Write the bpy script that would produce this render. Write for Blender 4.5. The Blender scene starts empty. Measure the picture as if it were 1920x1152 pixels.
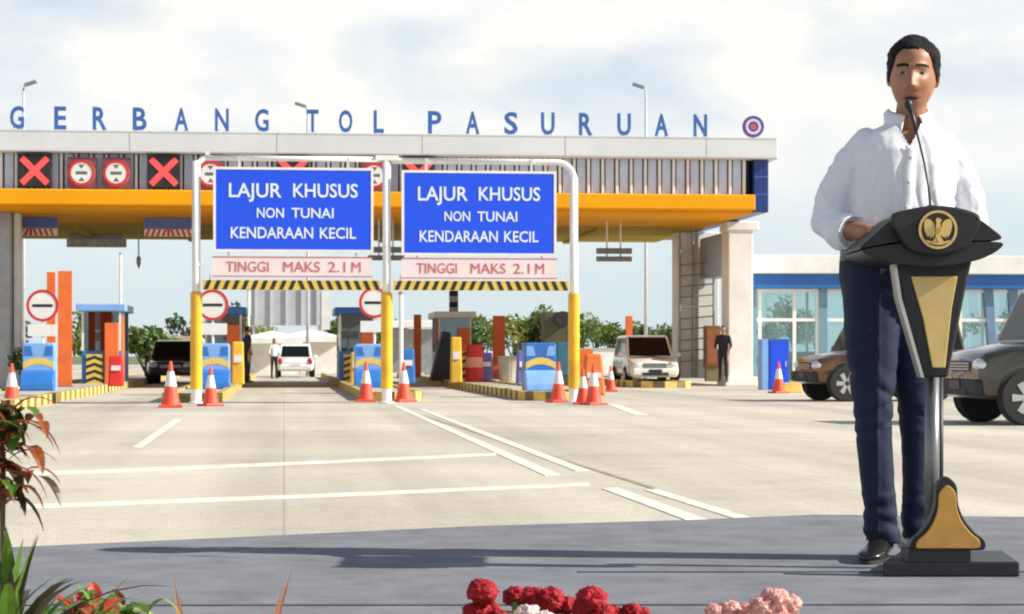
import bpy, bmesh, math, random
from math import sin, cos, pi, radians, sqrt, exp
from mathutils import Vector, Matrix, noise
random.seed(7)
S = bpy.context.scene
COL = S.collection
# ------------------------------------------------------------------ camera, sky, sun
HC = 0.95                      # lens height above the road
F = 4000.0                     # focal length in photo pixels (1920 wide)
HOR = 668.0                    # horizon row
cam = bpy.data.cameras.new('camera'); co = bpy.data.objects.new('camera', cam); COL.objects.link(co)
co.location = (0, 0, HC); co.rotation_euler = (radians(90), 0, 0)
cam.sensor_width = 36; cam.lens = 36 * F / 1920; cam.shift_y = (HOR - 576) / 1920.0
cam.clip_start = 0.1; cam.clip_end = 6000
cam.dof.use_dof = True; cam.dof.focus_distance = 7.0; cam.dof.aperture_fstop = 22
S.camera = co
SUN_EL, SUN_AZ = radians(32), radians(8)      # sun from the right, a little towards the lens
W = bpy.data.worlds.new('World'); S.world = W; W.use_nodes = True
nt = W.node_tree; nt.nodes.clear()
N = nt.nodes.new; L = nt.links.new
sky = N('ShaderNodeTexSky'); sky.sky_type = 'NISHITA'; sky.sun_disc = False
sky.sun_elevation = SUN_EL; sky.sun_rotation = radians(90) + SUN_AZ
sky.air_density = 1.0; sky.dust_density = 0.6; sky.ozone_density = 1.6
tc = N('ShaderNodeTexCoord'); sep = N('ShaderNodeSeparateXYZ'); L(tc.outputs['Generated'], sep.inputs[0])
mp = N('ShaderNodeMapping'); mp.inputs['Scale'].default_value = (1, 1, 2.0); L(tc.outputs['Generated'], mp.inputs[0])
mp.inputs['Location'].default_value = (0.35, 0.2, 0.1)
nz = N('ShaderNodeTexNoise'); nz.inputs['Scale'].default_value = 9; nz.inputs['Detail'].default_value = 7; nz.inputs['Roughness'].default_value = 0.5
L(mp.outputs[0], nz.inputs['Vector'])
cr = N('ShaderNodeValToRGB'); cr.color_ramp.elements[0].position = 0.17; cr.color_ramp.elements[1].position = 0.50
L(nz.outputs[0], cr.inputs[0])
hz = N('ShaderNodeMapRange'); hz.inputs[1].default_value = 0.03; hz.inputs[2].default_value = 0.11; hz.inputs[3].default_value = 0.12; hz.inputs[4].default_value = 1.0
L(sep.outputs[2], hz.inputs[0])
up = N('ShaderNodeMapRange'); up.inputs[1].default_value = 0.22; up.inputs[2].default_value = 0.6; up.inputs[3].default_value = 1.0; up.inputs[4].default_value = 0.12
L(sep.outputs[2], up.inputs[0])
m1 = N('ShaderNodeMath'); m1.operation = 'MULTIPLY'; L(cr.outputs[0], m1.inputs[0]); L(hz.outputs[0], m1.inputs[1])
m2 = N('ShaderNodeMath'); m2.operation = 'MULTIPLY'; L(m1.outputs[0], m2.inputs[0]); L(up.outputs[0], m2.inputs[1])
nz2 = N('ShaderNodeTexNoise'); nz2.inputs['Scale'].default_value = 16; nz2.inputs['Detail'].default_value = 6
L(mp.outputs[0], nz2.inputs['Vector'])
cc = N('ShaderNodeValToRGB'); e = cc.color_ramp.elements
e[0].position = 0.36; e[0].color = (6.9, 7.1, 7.3, 1); e[1].position = 0.62; e[1].color = (8.1, 7.9, 7.5, 1)
L(nz2.outputs[0], cc.inputs[0])
air = N('ShaderNodeMapRange'); air.inputs[1].default_value = -0.02; air.inputs[2].default_value = 0.34; air.inputs[3].default_value = 0.85; air.inputs[4].default_value = 0.0
L(sep.outputs[2], air.inputs[0])
ab = N('ShaderNodeMix'); ab.data_type = 'RGBA'; ab.inputs['B'].default_value = (5.3, 6.5, 7.3, 1)
L(air.outputs[0], ab.inputs['Factor']); L(sky.outputs[0], ab.inputs['A'])
mx = N('ShaderNodeMix'); mx.data_type = 'RGBA'
L(m2.outputs[0], mx.inputs['Factor']); L(ab.outputs['Result'], mx.inputs['A']); L(cc.outputs[0], mx.inputs['B'])
bg = N('ShaderNodeBackground'); bg.inputs['Strength'].default_value = 0.085
L(mx.outputs['Result'], bg.inputs['Color'])
wo = N('ShaderNodeOutputWorld'); L(bg.outputs[0], wo.inputs[0])
sl = bpy.data.lights.new('sun', 'SUN'); sl.energy = 5.0; sl.angle = radians(0.5); sl.color = (1, 0.93, 0.82)
so = bpy.data.objects.new('sun', sl); COL.objects.link(so); so.location = (40, -10, 40)
sd = Vector((cos(SUN_EL) * cos(SUN_AZ), -cos(SUN_EL) * sin(SUN_AZ), sin(SUN_EL)))
so.rotation_euler = sd.to_track_quat('Z', 'Y').to_euler()
S.view_settings.view_transform = 'Standard'; S.view_settings.look = 'None'; S.view_settings.gamma = 1
S.view_settings.exposure = 0.62
S.cycles.filter_width = 2.0

# ------------------------------------------------------------------ helpers
TH = radians(6.1); C6, S6 = cos(TH), sin(TH)         # the toll road runs 6 degrees left of the view
def G(u, v, z=0.0): return Vector((u * C6 - v * S6, u * S6 + v * C6, z))
def U(px, v):                                          # across-road position of an image column at road distance v
    t = (px - 960) / F; return v * (t * C6 + S6) / (C6 - t * S6)
def GP(px, py, z=0.0):                                 # ground point seen at a pixel
    Y = F * (HC - z) / (py - HOR); return Vector(((px - 960) / F * Y, Y, z))
def VV(py): return F * HC / (py - HOR)
def ZZ(py, Y): return HC - (py - HOR) * Y / F

class MB:
    def __init__(s): s.v, s.f, s.m = [], [], []
    def add(s, vs, fs, mi=0):
        o = len(s.v); s.v += [tuple(p) for p in vs]; s.f += [tuple(i + o for i in f) for f in fs]; s.m += [mi] * len(fs); return s
    def box(s, c, d, mi=0, rz=0.0, M=None, taper=1.0):
        x, y, z = d[0] / 2, d[1] / 2, d[2] / 2; vs = []
        for k, (a, b, e) in enumerate([(-1,-1,-1),(1,-1,-1),(1,1,-1),(-1,1,-1),(-1,-1,1),(1,-1,1),(1,1,1),(-1,1,1)]):
            t = taper if e > 0 else 1.0
            p = Vector((a * x * t, b * y * t, e * z))
            if rz: p = Matrix.Rotation(rz, 3, 'Z') @ p
            if M is not None: p = M @ p
            vs.append(p + Vector(c))
        return s.add(vs, [(0,3,2,1),(4,5,6,7),(0,1,5,4),(1,2,6,5),(2,3,7,6),(3,0,4,7)], mi)
    def b2(s, x0, x1, y0, y1, z0, z1, mi=0):
        return s.box(((x0+x1)/2, (y0+y1)/2, (z0+z1)/2), (x1-x0, y1-y0, z1-z0), mi)
    def tube(s, pts, rs, n=12, mi=0, cap=True, flat=1.0):
        pts = [Vector(p) for p in pts]
        if not hasattr(rs, '__len__'): rs = [rs] * len(pts)
        vs, fs = [], []; ref = None
        for i, p in enumerate(pts):
            d = (pts[min(i+1, len(pts)-1)] - pts[max(i-1, 0)]).normalized()
            if ref is None:
                ref = Vector((1,0,0)) if abs(d.x) < 0.9 else Vector((0,1,0))
            a = (ref - d * ref.dot(d)).normalized(); b = d.cross(a); ref = a
            for k in range(n):
                t = 2 * pi * k / n; vs.append(p + (a * cos(t) + b * sin(t) * flat) * rs[i])
        for i in range(len(pts) - 1):
            for k in range(n):
                fs.append((i*n+k, i*n+(k+1)%n, (i+1)*n+(k+1)%n, (i+1)*n+k))
        if cap:
            fs.append(tuple(range(n-1, -1, -1))); fs.append(tuple((len(pts)-1)*n + k for k in range(n)))
        return s.add(vs, fs, mi)
    def ell(s, c, r, n=16, m=10, mi=0, M=None):
        vs = [Vector((0,0,-1))]; fs = []
        for j in range(1, m):
            a = -pi/2 + pi*j/m
            for k in range(n): vs.append(Vector((cos(a)*cos(2*pi*k/n), cos(a)*sin(2*pi*k/n), sin(a))))
        vs.append(Vector((0,0,1)))
        for k in range(n):
            fs.append((0, 1+(k+1)%n, 1+k)); fs.append((len(vs)-1, 1+(m-2)*n+k, 1+(m-2)*n+(k+1)%n))
        for j in range(m-2):
            for k in range(n): fs.append((1+j*n+k, 1+j*n+(k+1)%n, 1+(j+1)*n+(k+1)%n, 1+(j+1)*n+k))
        out = []
        for p in vs:
            q = Vector((p.x*r[0], p.y*r[1], p.z*r[2]))
            if M is not None: q = M @ q
            out.append(q + Vector(c))
        return s.add(out, fs, mi)
    def cap(s, p0, p1, r0, r1, n=14, mi=0):
        p0, p1 = Vector(p0), Vector(p1); d = (p1 - p0)
        if d.length < 1e-6: return s.ell(p0, (r0,)*3)
        d.normalize(); pts, rs = [], []
        for k in range(5):
            a = pi/2 * (1 - k/4); pts.append(p0 - d * r0 * sin(a) ); rs.append(max(r0 * cos(a), r0*0.03))
        for k in range(5):
            a = pi/2 * k/4; pts.append(p1 + d * r1 * sin(a)); rs.append(max(r1 * cos(a), r1*0.03))
        return s.tube(pts, rs, n, mi)
    def loft(s, rings, n=28, mi=0, pw=2.0):       # rings: (cx, cy, z, half width, half depth)
        vs, fs = [], []
        for (cx, cy, z, hw, hd) in rings:
            for k in range(n):
                t = 2*pi*k/n; a, b = cos(t), sin(t)
                vs.append((cx + hw*math.copysign(abs(a)**(2/pw), a), cy + hd*math.copysign(abs(b)**(2/pw), b), z))
        for i in range(len(rings)-1):
            for k in range(n): fs.append((i*n+k, i*n+(k+1)%n, (i+1)*n+(k+1)%n, (i+1)*n+k))
        fs.append(tuple(range(n-1,-1,-1))); fs.append(tuple((len(rings)-1)*n+k for k in range(n)))
        return s.add(vs, fs, mi)
    def prism(s, poly, y0, y1, mi=0):             # polygon in x,z pushed from y0 to y1
        n = len(poly); vs = [(x, y0, z) for x, z in poly] + [(x, y1, z) for x, z in poly]
        fs = [tuple(range(n)), tuple(range(2*n-1, n-1, -1))] + [(i, n+i, n+(i+1)%n, (i+1)%n) for i in range(n)]
        return s.add(vs, fs, mi)
    def flat(s, poly, z0, z1, mi=0):              # polygon in x,y pushed from z0 to z1
        n = len(poly); vs = [(x, y, z0) for x, y in poly] + [(x, y, z1) for x, y in poly]
        fs = [tuple(range(n-1,-1,-1)), tuple(range(n, 2*n))] + [(i, (i+1)%n, n+(i+1)%n, n+i) for i in range(n)]
        return s.add(vs, fs, mi)
    def disc(s, c, r, y0, y1, n=32, mi=0, r2=None):   # disc facing -y, or a ring when r2
        if r2 is None: return s.prism([(c[0]+r*cos(2*pi*k/n), c[1]+r*sin(2*pi*k/n)) for k in range(n)], y0, y1, mi)
        vs, fs = [], []
        for k in range(n):
            a = 2*pi*k/n
            for (q, y) in ((r, y0), (r2, y0), (r2, y1), (r, y1)): vs.append((c[0]+q*cos(a), y, c[1]+q*sin(a)))
        for k in range(n):
            for j in range(4): fs.append((4*k+j, 4*((k+1)%n)+j, 4*((k+1)%n)+(j+1)%4, 4*k+(j+1)%4))
        return s.add(vs, fs, mi)
    def lathe(s, prof, c=(0,0,0), n=20, mi=0):    # (radius, z) pairs
        vs, fs = [], []
        for r, z in prof:
            for k in range(n): vs.append((c[0]+r*cos(2*pi*k/n), c[1]+r*sin(2*pi*k/n), c[2]+z))
        for i in range(len(prof)-1):
            for k in range(n): fs.append((i*n+k, i*n+(k+1)%n, (i+1)*n+(k+1)%n, (i+1)*n+k))
        fs.append(tuple(range(n-1,-1,-1))); fs.append(tuple((len(prof)-1)*n+k for k in range(n)))
        return s.add(vs, fs, mi)
    def leaf(s, p, d, up, ln, w, droop=0.3, n=6, mi=0, fold=0.25):
        p, d, up = Vector(p), Vector(d).normalized(), Vector(up)
        side = d.cross(up)
        if side.length < 1e-4: side = d.cross(Vector((1,0.2,0)))
        side.normalize(); nn = side.cross(d); vs, fs = [], []
        q = p.copy(); dd = d.copy()
        for i in range(n+1):
            t = i/n; ww = w * (sin(pi * min(1, t**0.75 * 0.97 + 0.03)) ** 0.8 + 0.03)
            vs += [q - side*ww + nn*ww*fold, q.copy(), q + side*ww + nn*ww*fold]
            q = q + dd * ln/n; dd = (dd + Vector((0,0,-1))*droop/n*2).normalized()
            nn = side.cross(dd)
        for i in range(n):
            a = 3*i; fs += [(a, a+1, a+4, a+3), (a+1, a+2, a+5, a+4)]
        return s.add(vs, fs, mi)
    def mesh(s, name, mats, smooth=False):
        me = bpy.data.meshes.new(name); me.from_pydata(s.v, [], s.f)
        for m in mats if isinstance(mats, (list, tuple)) else [mats]: me.materials.append(m)
        me.polygons.foreach_set('material_index', s.m)
        me.update()
        bm = bmesh.new(); bm.from_mesh(me)
        if s.fixn: bmesh.ops.recalc_face_normals(bm, faces=bm.faces)
        bm.to_mesh(me); bm.free()
        if smooth: me.shade_smooth() if hasattr(me, 'shade_smooth') else me.polygons.foreach_set('use_smooth', [True]*len(me.polygons))
        return me
    fixn = True
    def build(s, name, mats, parent=None, smooth=False, bevel=0.0, loc=None, rz=None, seg=2):
        me = s.mesh(name, mats, smooth)
        return link(name, me, parent, bevel, loc, rz, seg)

def link(name, me, parent=None, bevel=0.0, loc=None, rz=None, seg=2):
    o = bpy.data.objects.new(name, me); COL.objects.link(o)
    if parent is not None: o.parent = parent
    if loc is not None: o.location = loc
    if rz is not None: o.rotation_euler = (0, 0, rz)
    if bevel:
        b = o.modifiers.new('bevel', 'BEVEL'); b.width = bevel; b.segments = seg; b.limit_method = 'ANGLE'; b.angle_limit = radians(35)
    return o
def tag(o, label=None, cat=None, group=None, kind=None):
    if label: o['label'] = label
    if cat: o['category'] = cat
    if group: o['group'] = group
    if kind: o['kind'] = kind
    return o
def thing(name, label, cat, loc=(0,0,0), rz=0.0, group=None):
    o = bpy.data.objects.new(name, None); COL.objects.link(o); o.empty_display_size = 0.2
    o.location = loc; o.rotation_euler = (0, 0, rz); return tag(o, label, cat, group)
def copy_tree(src, label=None, loc=None, rz=None, parent=None):
    c = src.copy(); COL.objects.link(c); c.parent = parent
    if label: c['label'] = label
    if loc is not None: c.location = loc
    if rz is not None: c.rotation_euler = (0, 0, rz)
    for ch in [o for o in list(bpy.data.objects) if o.parent == src]: copy_tree(ch, parent=c)
    return c
def remesh(mb, voxel, smooth=3):
    me = mb.mesh('tmp', []); o = bpy.data.objects.new('tmp', me); COL.objects.link(o)
    r = o.modifiers.new('r', 'REMESH'); r.mode = 'VOXEL'; r.voxel_size = voxel; r.use_smooth_shade = True
    if smooth:
        q = o.modifiers.new('s', 'SMOOTH'); q.factor = 0.5; q.iterations = smooth
    dg = bpy.context.evaluated_depsgraph_get(); dg.update()
    out = bpy.data.meshes.new_from_object(o.evaluated_get(dg), preserve_all_data_layers=False, depsgraph=dg)
    bpy.data.objects.remove(o); bpy.data.meshes.remove(me)
    out.polygons.foreach_set('use_smooth', [True]*len(out.polygons))
    return out
def text_mesh(body, w, h, depth=0.01, bold=0.0, mat=None):
    cu = bpy.data.curves.new('text', 'FONT'); cu.body = body; cu.size = 1; cu.extrude = 0.02; cu.offset = bold
    cu.resolution_u = 3
    o = bpy.data.objects.new('text', cu); COL.objects.link(o)
    dg = bpy.context.evaluated_depsgraph_get(); dg.update()
    me = bpy.data.meshes.new_from_object(o.evaluated_get(dg), depsgraph=dg)
    bpy.data.objects.remove(o); bpy.data.curves.remove(cu)
    xs = [v.co.x for v in me.vertices]; ys = [v.co.y for v in me.vertices]; zs = [v.co.z for v in me.vertices]
    sx = w/(max(xs)-min(xs)) if w else h/(max(ys)-min(ys)); y_lo = 0.0 if 'J' in body else min(ys); sy = h/(max(ys)-y_lo); sz = depth/(max(zs)-min(zs))
    cx, cy = (max(xs)+min(xs))/2, (max(ys)+y_lo)/2
    for v in me.vertices:
        x, y, z = (v.co.x-cx)*sx, (v.co.y-cy)*sy, v.co.z*sz
        v.co = (x, -z, y)                                  # stands upright, reads from -y
    me.materials.clear(); me.materials.append(mat); me.update(); return me

MATS = {}
def mat(name, col, rough=0.6, metal=0.0, var=0.12, scale=3.0, bump=0.0, bscale=60.0, coat=0.0, emit=0.0, spec=0.5, dirt=None):
    if name in MATS: return MATS[name]
    m = bpy.data.materials.new(name); m.use_nodes = True; n = m.node_tree; b = n.nodes['Principled BSDF']
    b.inputs['Roughness'].default_value = rough; b.inputs['Metallic'].default_value = metal
    b.inputs['Coat Weight'].default_value = coat; b.inputs['Specular IOR Level'].default_value = spec
    t = n.nodes.new('ShaderNodeTexCoord'); z = n.nodes.new('ShaderNodeTexNoise')
    z.inputs['Scale'].default_value = scale; z.inputs['Detail'].default_value = 6; z.inputs['Roughness'].default_value = 0.6
    n.links.new(t.outputs['Object'], z.inputs['Vector'])
    r = n.nodes.new('ShaderNodeValToRGB'); e = r.color_ramp.elements
    lo = dirt or tuple(c*(1-var) for c in col); hi = tuple(min(1, c*(1+var*0.6)) for c in col)
    e[0].position = 0.30; e[0].color = (*lo, 1); e[1].position = 0.62; e[1].color = (*hi, 1)
    n.links.new(z.outputs[0], r.inputs[0]); n.links.new(r.outputs[0], b.inputs['Base Color'])
    if emit:
        n.links.new(r.outputs[0], b.inputs['Emission Color']); b.inputs['Emission Strength'].default_value = emit
    if bump:
        z2 = n.nodes.new('ShaderNodeTexNoise'); z2.inputs['Scale'].default_value = bscale; z2.inputs['Detail'].default_value = 4
        n.links.new(t.outputs['Object'], z2.inputs['Vector'])
        bp = n.nodes.new('ShaderNodeBump'); bp.inputs['Strength'].default_value = bump; bp.inputs['Distance'].default_value = 0.02
        n.links.new(z2.outputs[0], bp.inputs['Height']); n.links.new(bp.outputs[0], b.inputs['Normal'])
    MATS[name] = m; return m
def leafmat(name, c0, c1, rough=0.5, scale=3.0):
    if name in MATS: return MATS[name]
    m = mat(name, c1, rough=rough, var=0.1, scale=scale, dirt=c0)
    b = m.node_tree.nodes['Principled BSDF']; b.inputs['Subsurface Weight'].default_value = 0.0
    n = m.node_tree; tr = n.nodes.new('ShaderNodeBsdfTranslucent'); mxs = n.nodes.new('ShaderNodeMixShader'); mxs.inputs[0].default_value = 0.3
    rp = [q for q in n.nodes if q.type == 'VALTORGB'][0]
    n.links.new(rp.outputs[0], tr.inputs[0]); n.links.new(b.outputs[0], mxs.inputs[1]); n.links.new(tr.outputs[0], mxs.inputs[2])
    n.links.new(mxs.outputs[0], n.nodes['Material Output'].inputs[0]); return m
def glassmat(name, tint, refl=0.12):
    m = bpy.data.materials.new(name); m.use_nodes = True; n = m.node_tree; n.nodes.clear()
    o = n.nodes.new('ShaderNodeOutputMaterial'); t = n.nodes.new('ShaderNodeBsdfTransparent'); t.inputs[0].default_value = (*tint, 1)
    g = n.nodes.new('ShaderNodeBsdfGlossy'); g.inputs['Roughness'].default_value = 0.03; g.inputs[0].default_value = (0.9, 0.95, 0.95, 1)
    fr = n.nodes.new('ShaderNodeLayerWeight'); fr.inputs[0].default_value = 0.35
    mr = n.nodes.new('ShaderNodeMapRange'); mr.inputs[3].default_value = refl; mr.inputs[4].default_value = 0.9
    n.links.new(fr.outputs['Facing'], mr.inputs[0]); s = n.nodes.new('ShaderNodeMixShader')
    n.links.new(mr.outputs[0], s.inputs[0]); n.links.new(t.outputs[0], s.inputs[1]); n.links.new(g.outputs[0], s.inputs[2])
    n.links.new(s.outputs[0], o.inputs[0]); MATS[name] = m; return m

M_white = mat('white_paint', (0.80, 0.79, 0.76), 0.45, var=0.10, scale=1.5)
M_fascia = mat('pale_cladding', (0.68, 0.69, 0.70), 0.35, var=0.08, scale=0.5)
M_louv = mat('louvre_steel', (0.55, 0.62, 0.80), 0.55, var=0.12)
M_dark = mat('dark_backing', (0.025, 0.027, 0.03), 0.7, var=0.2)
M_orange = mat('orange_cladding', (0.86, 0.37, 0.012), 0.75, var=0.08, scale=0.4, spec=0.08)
M_soffit_shade = mat('soffit_shade_olive', (0.46, 0.33, 0.06), 0.85, var=0.2, scale=0.4, spec=0.08)  # unlit tone of the rear soffit put into an olive colour
M_navy = mat('navy_cladding', (0.012, 0.035, 0.20), 0.35, var=0.15, scale=1)
M_sign = mat('sign_blue', (0.004, 0.075, 0.80), 0.45, var=0.06, scale=1.0)
M_letter = mat('letter_blue', (0.035, 0.12, 0.37), 0.4, var=0.15)
M_red = mat('sign_red', (0.62, 0.025, 0.025), 0.45, var=0.1)
M_redled = mat('red_led', (1.0, 0.06, 0.06), 0.5, var=0.15, scale=14, emit=0.55)
M_black = mat('black_paint', (0.018, 0.018, 0.02), 0.45, var=0.3)
M_yellow = mat('yellow_paint', (0.85, 0.46, 0.02), 0.45, var=0.12, scale=1.6, dirt=(0.62, 0.33, 0.03))
M_kerby = mat('kerb_yellow', (0.70, 0.50, 0.13), 0.8, var=0.25, scale=2.5, bump=0.2)
M_kerbd = mat('kerb_dark', (0.20, 0.15, 0.07), 0.85, var=0.3, bump=0.2)
M_conc = mat('island_concrete', (0.42, 0.40, 0.35), 0.9, var=0.2, scale=1.5, bump=0.25)
M_cone = mat('cone_orange', (0.80, 0.085, 0.035), 0.5, var=0.15, scale=5)
M_conew = mat('cone_reflective', (0.82, 0.78, 0.76), 0.35, var=0.08)
M_pink = mat('pinkish_plate', (0.80, 0.68, 0.69), 0.5, var=0.08, scale=1.5)
M_redtext = mat('red_lettering', (0.55, 0.10, 0.13), 0.5, var=0.1)
M_attb = mat('cushion_blue', (0.03, 0.17, 0.52), 0.4, var=0.15, scale=2)
M_attl = mat('cushion_light_blue', (0.22, 0.42, 0.80), 0.4, var=0.15, scale=2)
M_post = mat('orange_post', (0.80, 0.16, 0.03), 0.5, var=0.2, scale=2)
M_grey = mat('grey_steel', (0.32, 0.33, 0.35), 0.4, metal=0.4, var=0.15)
M_galv = mat('galvanised', (0.62, 0.64, 0.66), 0.4, metal=0.3, var=0.12)
M_rubber = mat('rubber', (0.016, 0.016, 0.017), 0.8, var=0.3)
M_glassd = mat('dark_glass', (0.008, 0.010, 0.012), 0.04, var=0.2, spec=0.22)
M_glass = glassmat('window_glass', (0.84, 0.92, 0.92), 0.10)
M_boothglass = glassmat('booth_glass', (0.45, 0.55, 0.55), 0.15)
M_blueband = mat('blue_band', (0.02, 0.13, 0.42), 0.35, var=0.12, scale=0.6)
M_teal = mat('teal_frame', (0.15, 0.29, 0.37), 0.4, var=0.15)
M_wood = mat('trunk_bark', (0.12, 0.085, 0.055), 0.9, var=0.3, scale=6, bump=0.5)
M_silver = mat('car_silver', (0.72, 0.72, 0.72), 0.3, metal=0.25, var=0.05, coat=0.6)
M_carw = mat('car_white', (0.80, 0.80, 0.78), 0.25, var=0.05, coat=0.6)
M_carb = mat('car_black', (0.02, 0.02, 0.024), 0.18, var=0.1, coat=0.8)
M_suv_olive_refl = mat('dark_paint_olive_reflection', (0.055, 0.048, 0.036), 0.2, metal=0.45, var=0.45, scale=1.2, coat=0.8)  # dark car paint with olive and tan reflections mixed into the colour
M_suv_orange_refl = mat('dark_paint_orange_reflection', (0.12, 0.055, 0.02), 0.2, metal=0.45, var=0.55, scale=1.2, coat=0.8)  # dark car paint, its orange reflections painted into the colour
M_lamp = mat('headlight_glass', (0.72, 0.74, 0.76), 0.12, var=0.1, metal=0.3)
M_tail = mat('tail_light', (0.5, 0.02, 0.02), 0.2, var=0.1)
M_rim = mat('alloy_rim', (0.5, 0.5, 0.52), 0.3, metal=0.8, var=0.1)
M_canvas = mat('tent_canvas', (0.80, 0.78, 0.74), 0.8, var=0.1, bump=0.2, bscale=6)

# ------------------------------------------------------------------ ground
def groundmat(name, c0, c1, joints=True):
    m = bpy.data.materials.new(name); m.use_nodes = True; n = m.node_tree; b = n.nodes['Principled BSDF']
    b.inputs['Roughness'].default_value = 0.88; b.inputs['Specular IOR Level'].default_value = 0.3
    t = n.nodes.new('ShaderNodeTexCoord')
    z = n.nodes.new('ShaderNodeTexNoise'); z.inputs['Scale'].default_value = 0.22; z.inputs['Detail'].default_value = 8; z.inputs['Roughness'].default_value = 0.62
    mpp = n.nodes.new('ShaderNodeMapping'); mpp.inputs['Scale'].default_value = (0.35, 1.0, 1); n.links.new(t.outputs['Object'], mpp.inputs[0]); n.links.new(mpp.outputs[0], z.inputs['Vector'])
    r = n.nodes.new('ShaderNodeValToRGB'); e = r.color_ramp.elements; e[0].position = 0.34; e[0].color = (*c0, 1); e[1].position = 0.66; e[1].color = (*c1, 1)
    n.links.new(z.outputs[0], r.inputs[0])
    z2 = n.nodes.new('ShaderNodeTexNoise'); z2.inputs['Scale'].default_value = 9; z2.inputs['Detail'].default_value = 8; n.links.new(t.outputs['Object'], z2.inputs['Vector'])
    r2 = n.nodes.new('ShaderNodeMapRange'); r2.inputs[3].default_value = 0.82; r2.inputs[4].default_value = 1.15; n.links.new(z2.outputs[0], r2.inputs[0])
    mm = n.nodes.new('ShaderNodeMix'); mm.data_type = 'RGBA'; mm.blend_type = 'MULTIPLY'; mm.inputs['Factor'].default_value = 1
    n.links.new(r.outputs[0], mm.inputs['A']); n.links.new(r2.outputs[0], mm.inputs['B']); out = mm.outputs['Result']
    if joints:
        # long tyre-dark streaks along the lanes, and slab joints
        st = n.nodes.new('ShaderNodeTexNoise'); st.inputs['Scale'].default_value = 0.5; st.inputs['Detail'].default_value = 5
        ms = n.nodes.new('ShaderNodeMapping'); ms.inputs['Scale'].default_value = (1.6, 0.05, 1); n.links.new(t.outputs['Object'], ms.inputs[0]); n.links.new(ms.outputs[0], st.inputs['Vector'])
        sr = n.nodes.new('ShaderNodeMapRange'); sr.inputs[1].default_value = 0.35; sr.inputs[2].default_value = 0.6; sr.inputs[3].default_value = 0.78; sr.inputs[4].default_value = 1.03; n.links.new(st.outputs[0], sr.inputs[0])
        m3 = n.nodes.new('ShaderNodeMix'); m3.data_type = 'RGBA'; m3.blend_type = 'MULTIPLY'; m3.inputs['Factor'].default_value = 1
        n.links.new(out, m3.inputs['A']); n.links.new(sr.outputs[0], m3.inputs['B'])
        br = n.nodes.new('ShaderNodeTexBrick'); br.offset = 0; br.inputs['Scale'].default_value = 1; br.inputs['Brick Width'].default_value = 4.0; br.inputs['Row Height'].default_value = 5.0
        br.inputs['Mortar Size'].default_value = 0.012; br.inputs['Mortar Smooth'].default_value = 0.4
        br.inputs['Color1'].default_value = (1,1,1,1); br.inputs['Color2'].default_value = (0.95,0.95,0.94,1); br.inputs['Mortar'].default_value = (0.80,0.78,0.75,1)
        n.links.new(t.outputs['Object'], br.inputs['Vector'])
        m4 = n.nodes.new('ShaderNodeMix'); m4.data_type = 'RGBA'; m4.blend_type = 'MULTIPLY'; m4.inputs['Factor'].default_value = 1
        n.links.new(m3.outputs['Result'], m4.inputs['A']); n.links.new(br.outputs[0], m4.inputs['B']); out = m4.outputs['Result']
    sz = n.nodes.new('ShaderNodeTexNoise'); sz.inputs['Scale'].default_value = 0.8; sz.inputs['Detail'].default_value = 9; sz.inputs['Roughness'].default_value = 0.7; n.links.new(t.outputs['Object'], sz.inputs['Vector'])
    sr2 = n.nodes.new('ShaderNodeMapRange'); sr2.inputs[1].default_value = 0.56; sr2.inputs[2].default_value = 0.70; sr2.inputs[3].default_value = 1.0; sr2.inputs[4].default_value = 0.80; n.links.new(sz.outputs[0], sr2.inputs[0])
    m5 = n.nodes.new('ShaderNodeMix'); m5.data_type = 'RGBA'; m5.blend_type = 'MULTIPLY'; m5.inputs['Factor'].default_value = 1
    n.links.new(out, m5.inputs['A']); n.links.new(sr2.outputs[0], m5.inputs['B']); out = m5.outputs['Result']
    n.links.new(out, b.inputs['Base Color'])
    bp = n.nodes.new('ShaderNodeBump'); bp.inputs['Strength'].default_value = 0.25; bp.inputs['Distance'].default_value = 0.02
    z3 = n.nodes.new('ShaderNodeTexNoise'); z3.inputs['Scale'].default_value = 45; n.links.new(t.outputs['Object'], z3.inputs['Vector'])
    n.links.new(z3.outputs[0], bp.inputs['Height']); n.links.new(bp.outputs[0], b.inputs['Normal'])
    return m
M_road = groundmat('road_concrete', (0.465, 0.427, 0.35), (0.61, 0.563, 0.465))
M_soil = groundmat('dry_grass', (0.10, 0.13, 0.05), (0.22, 0.21, 0.10), False)
tag(MB().flat([(-2500,-300),(2500,-300),(2500,4500),(-2500,4500)], -0.5, 0.0).build('ground', M_soil), kind='structure')
tag(MB().flat([(-60,-8),(60,-8),(60,240),(-60,240)], -0.2, 0.004).build('road', M_road, rz=TH), kind='structure')
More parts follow.
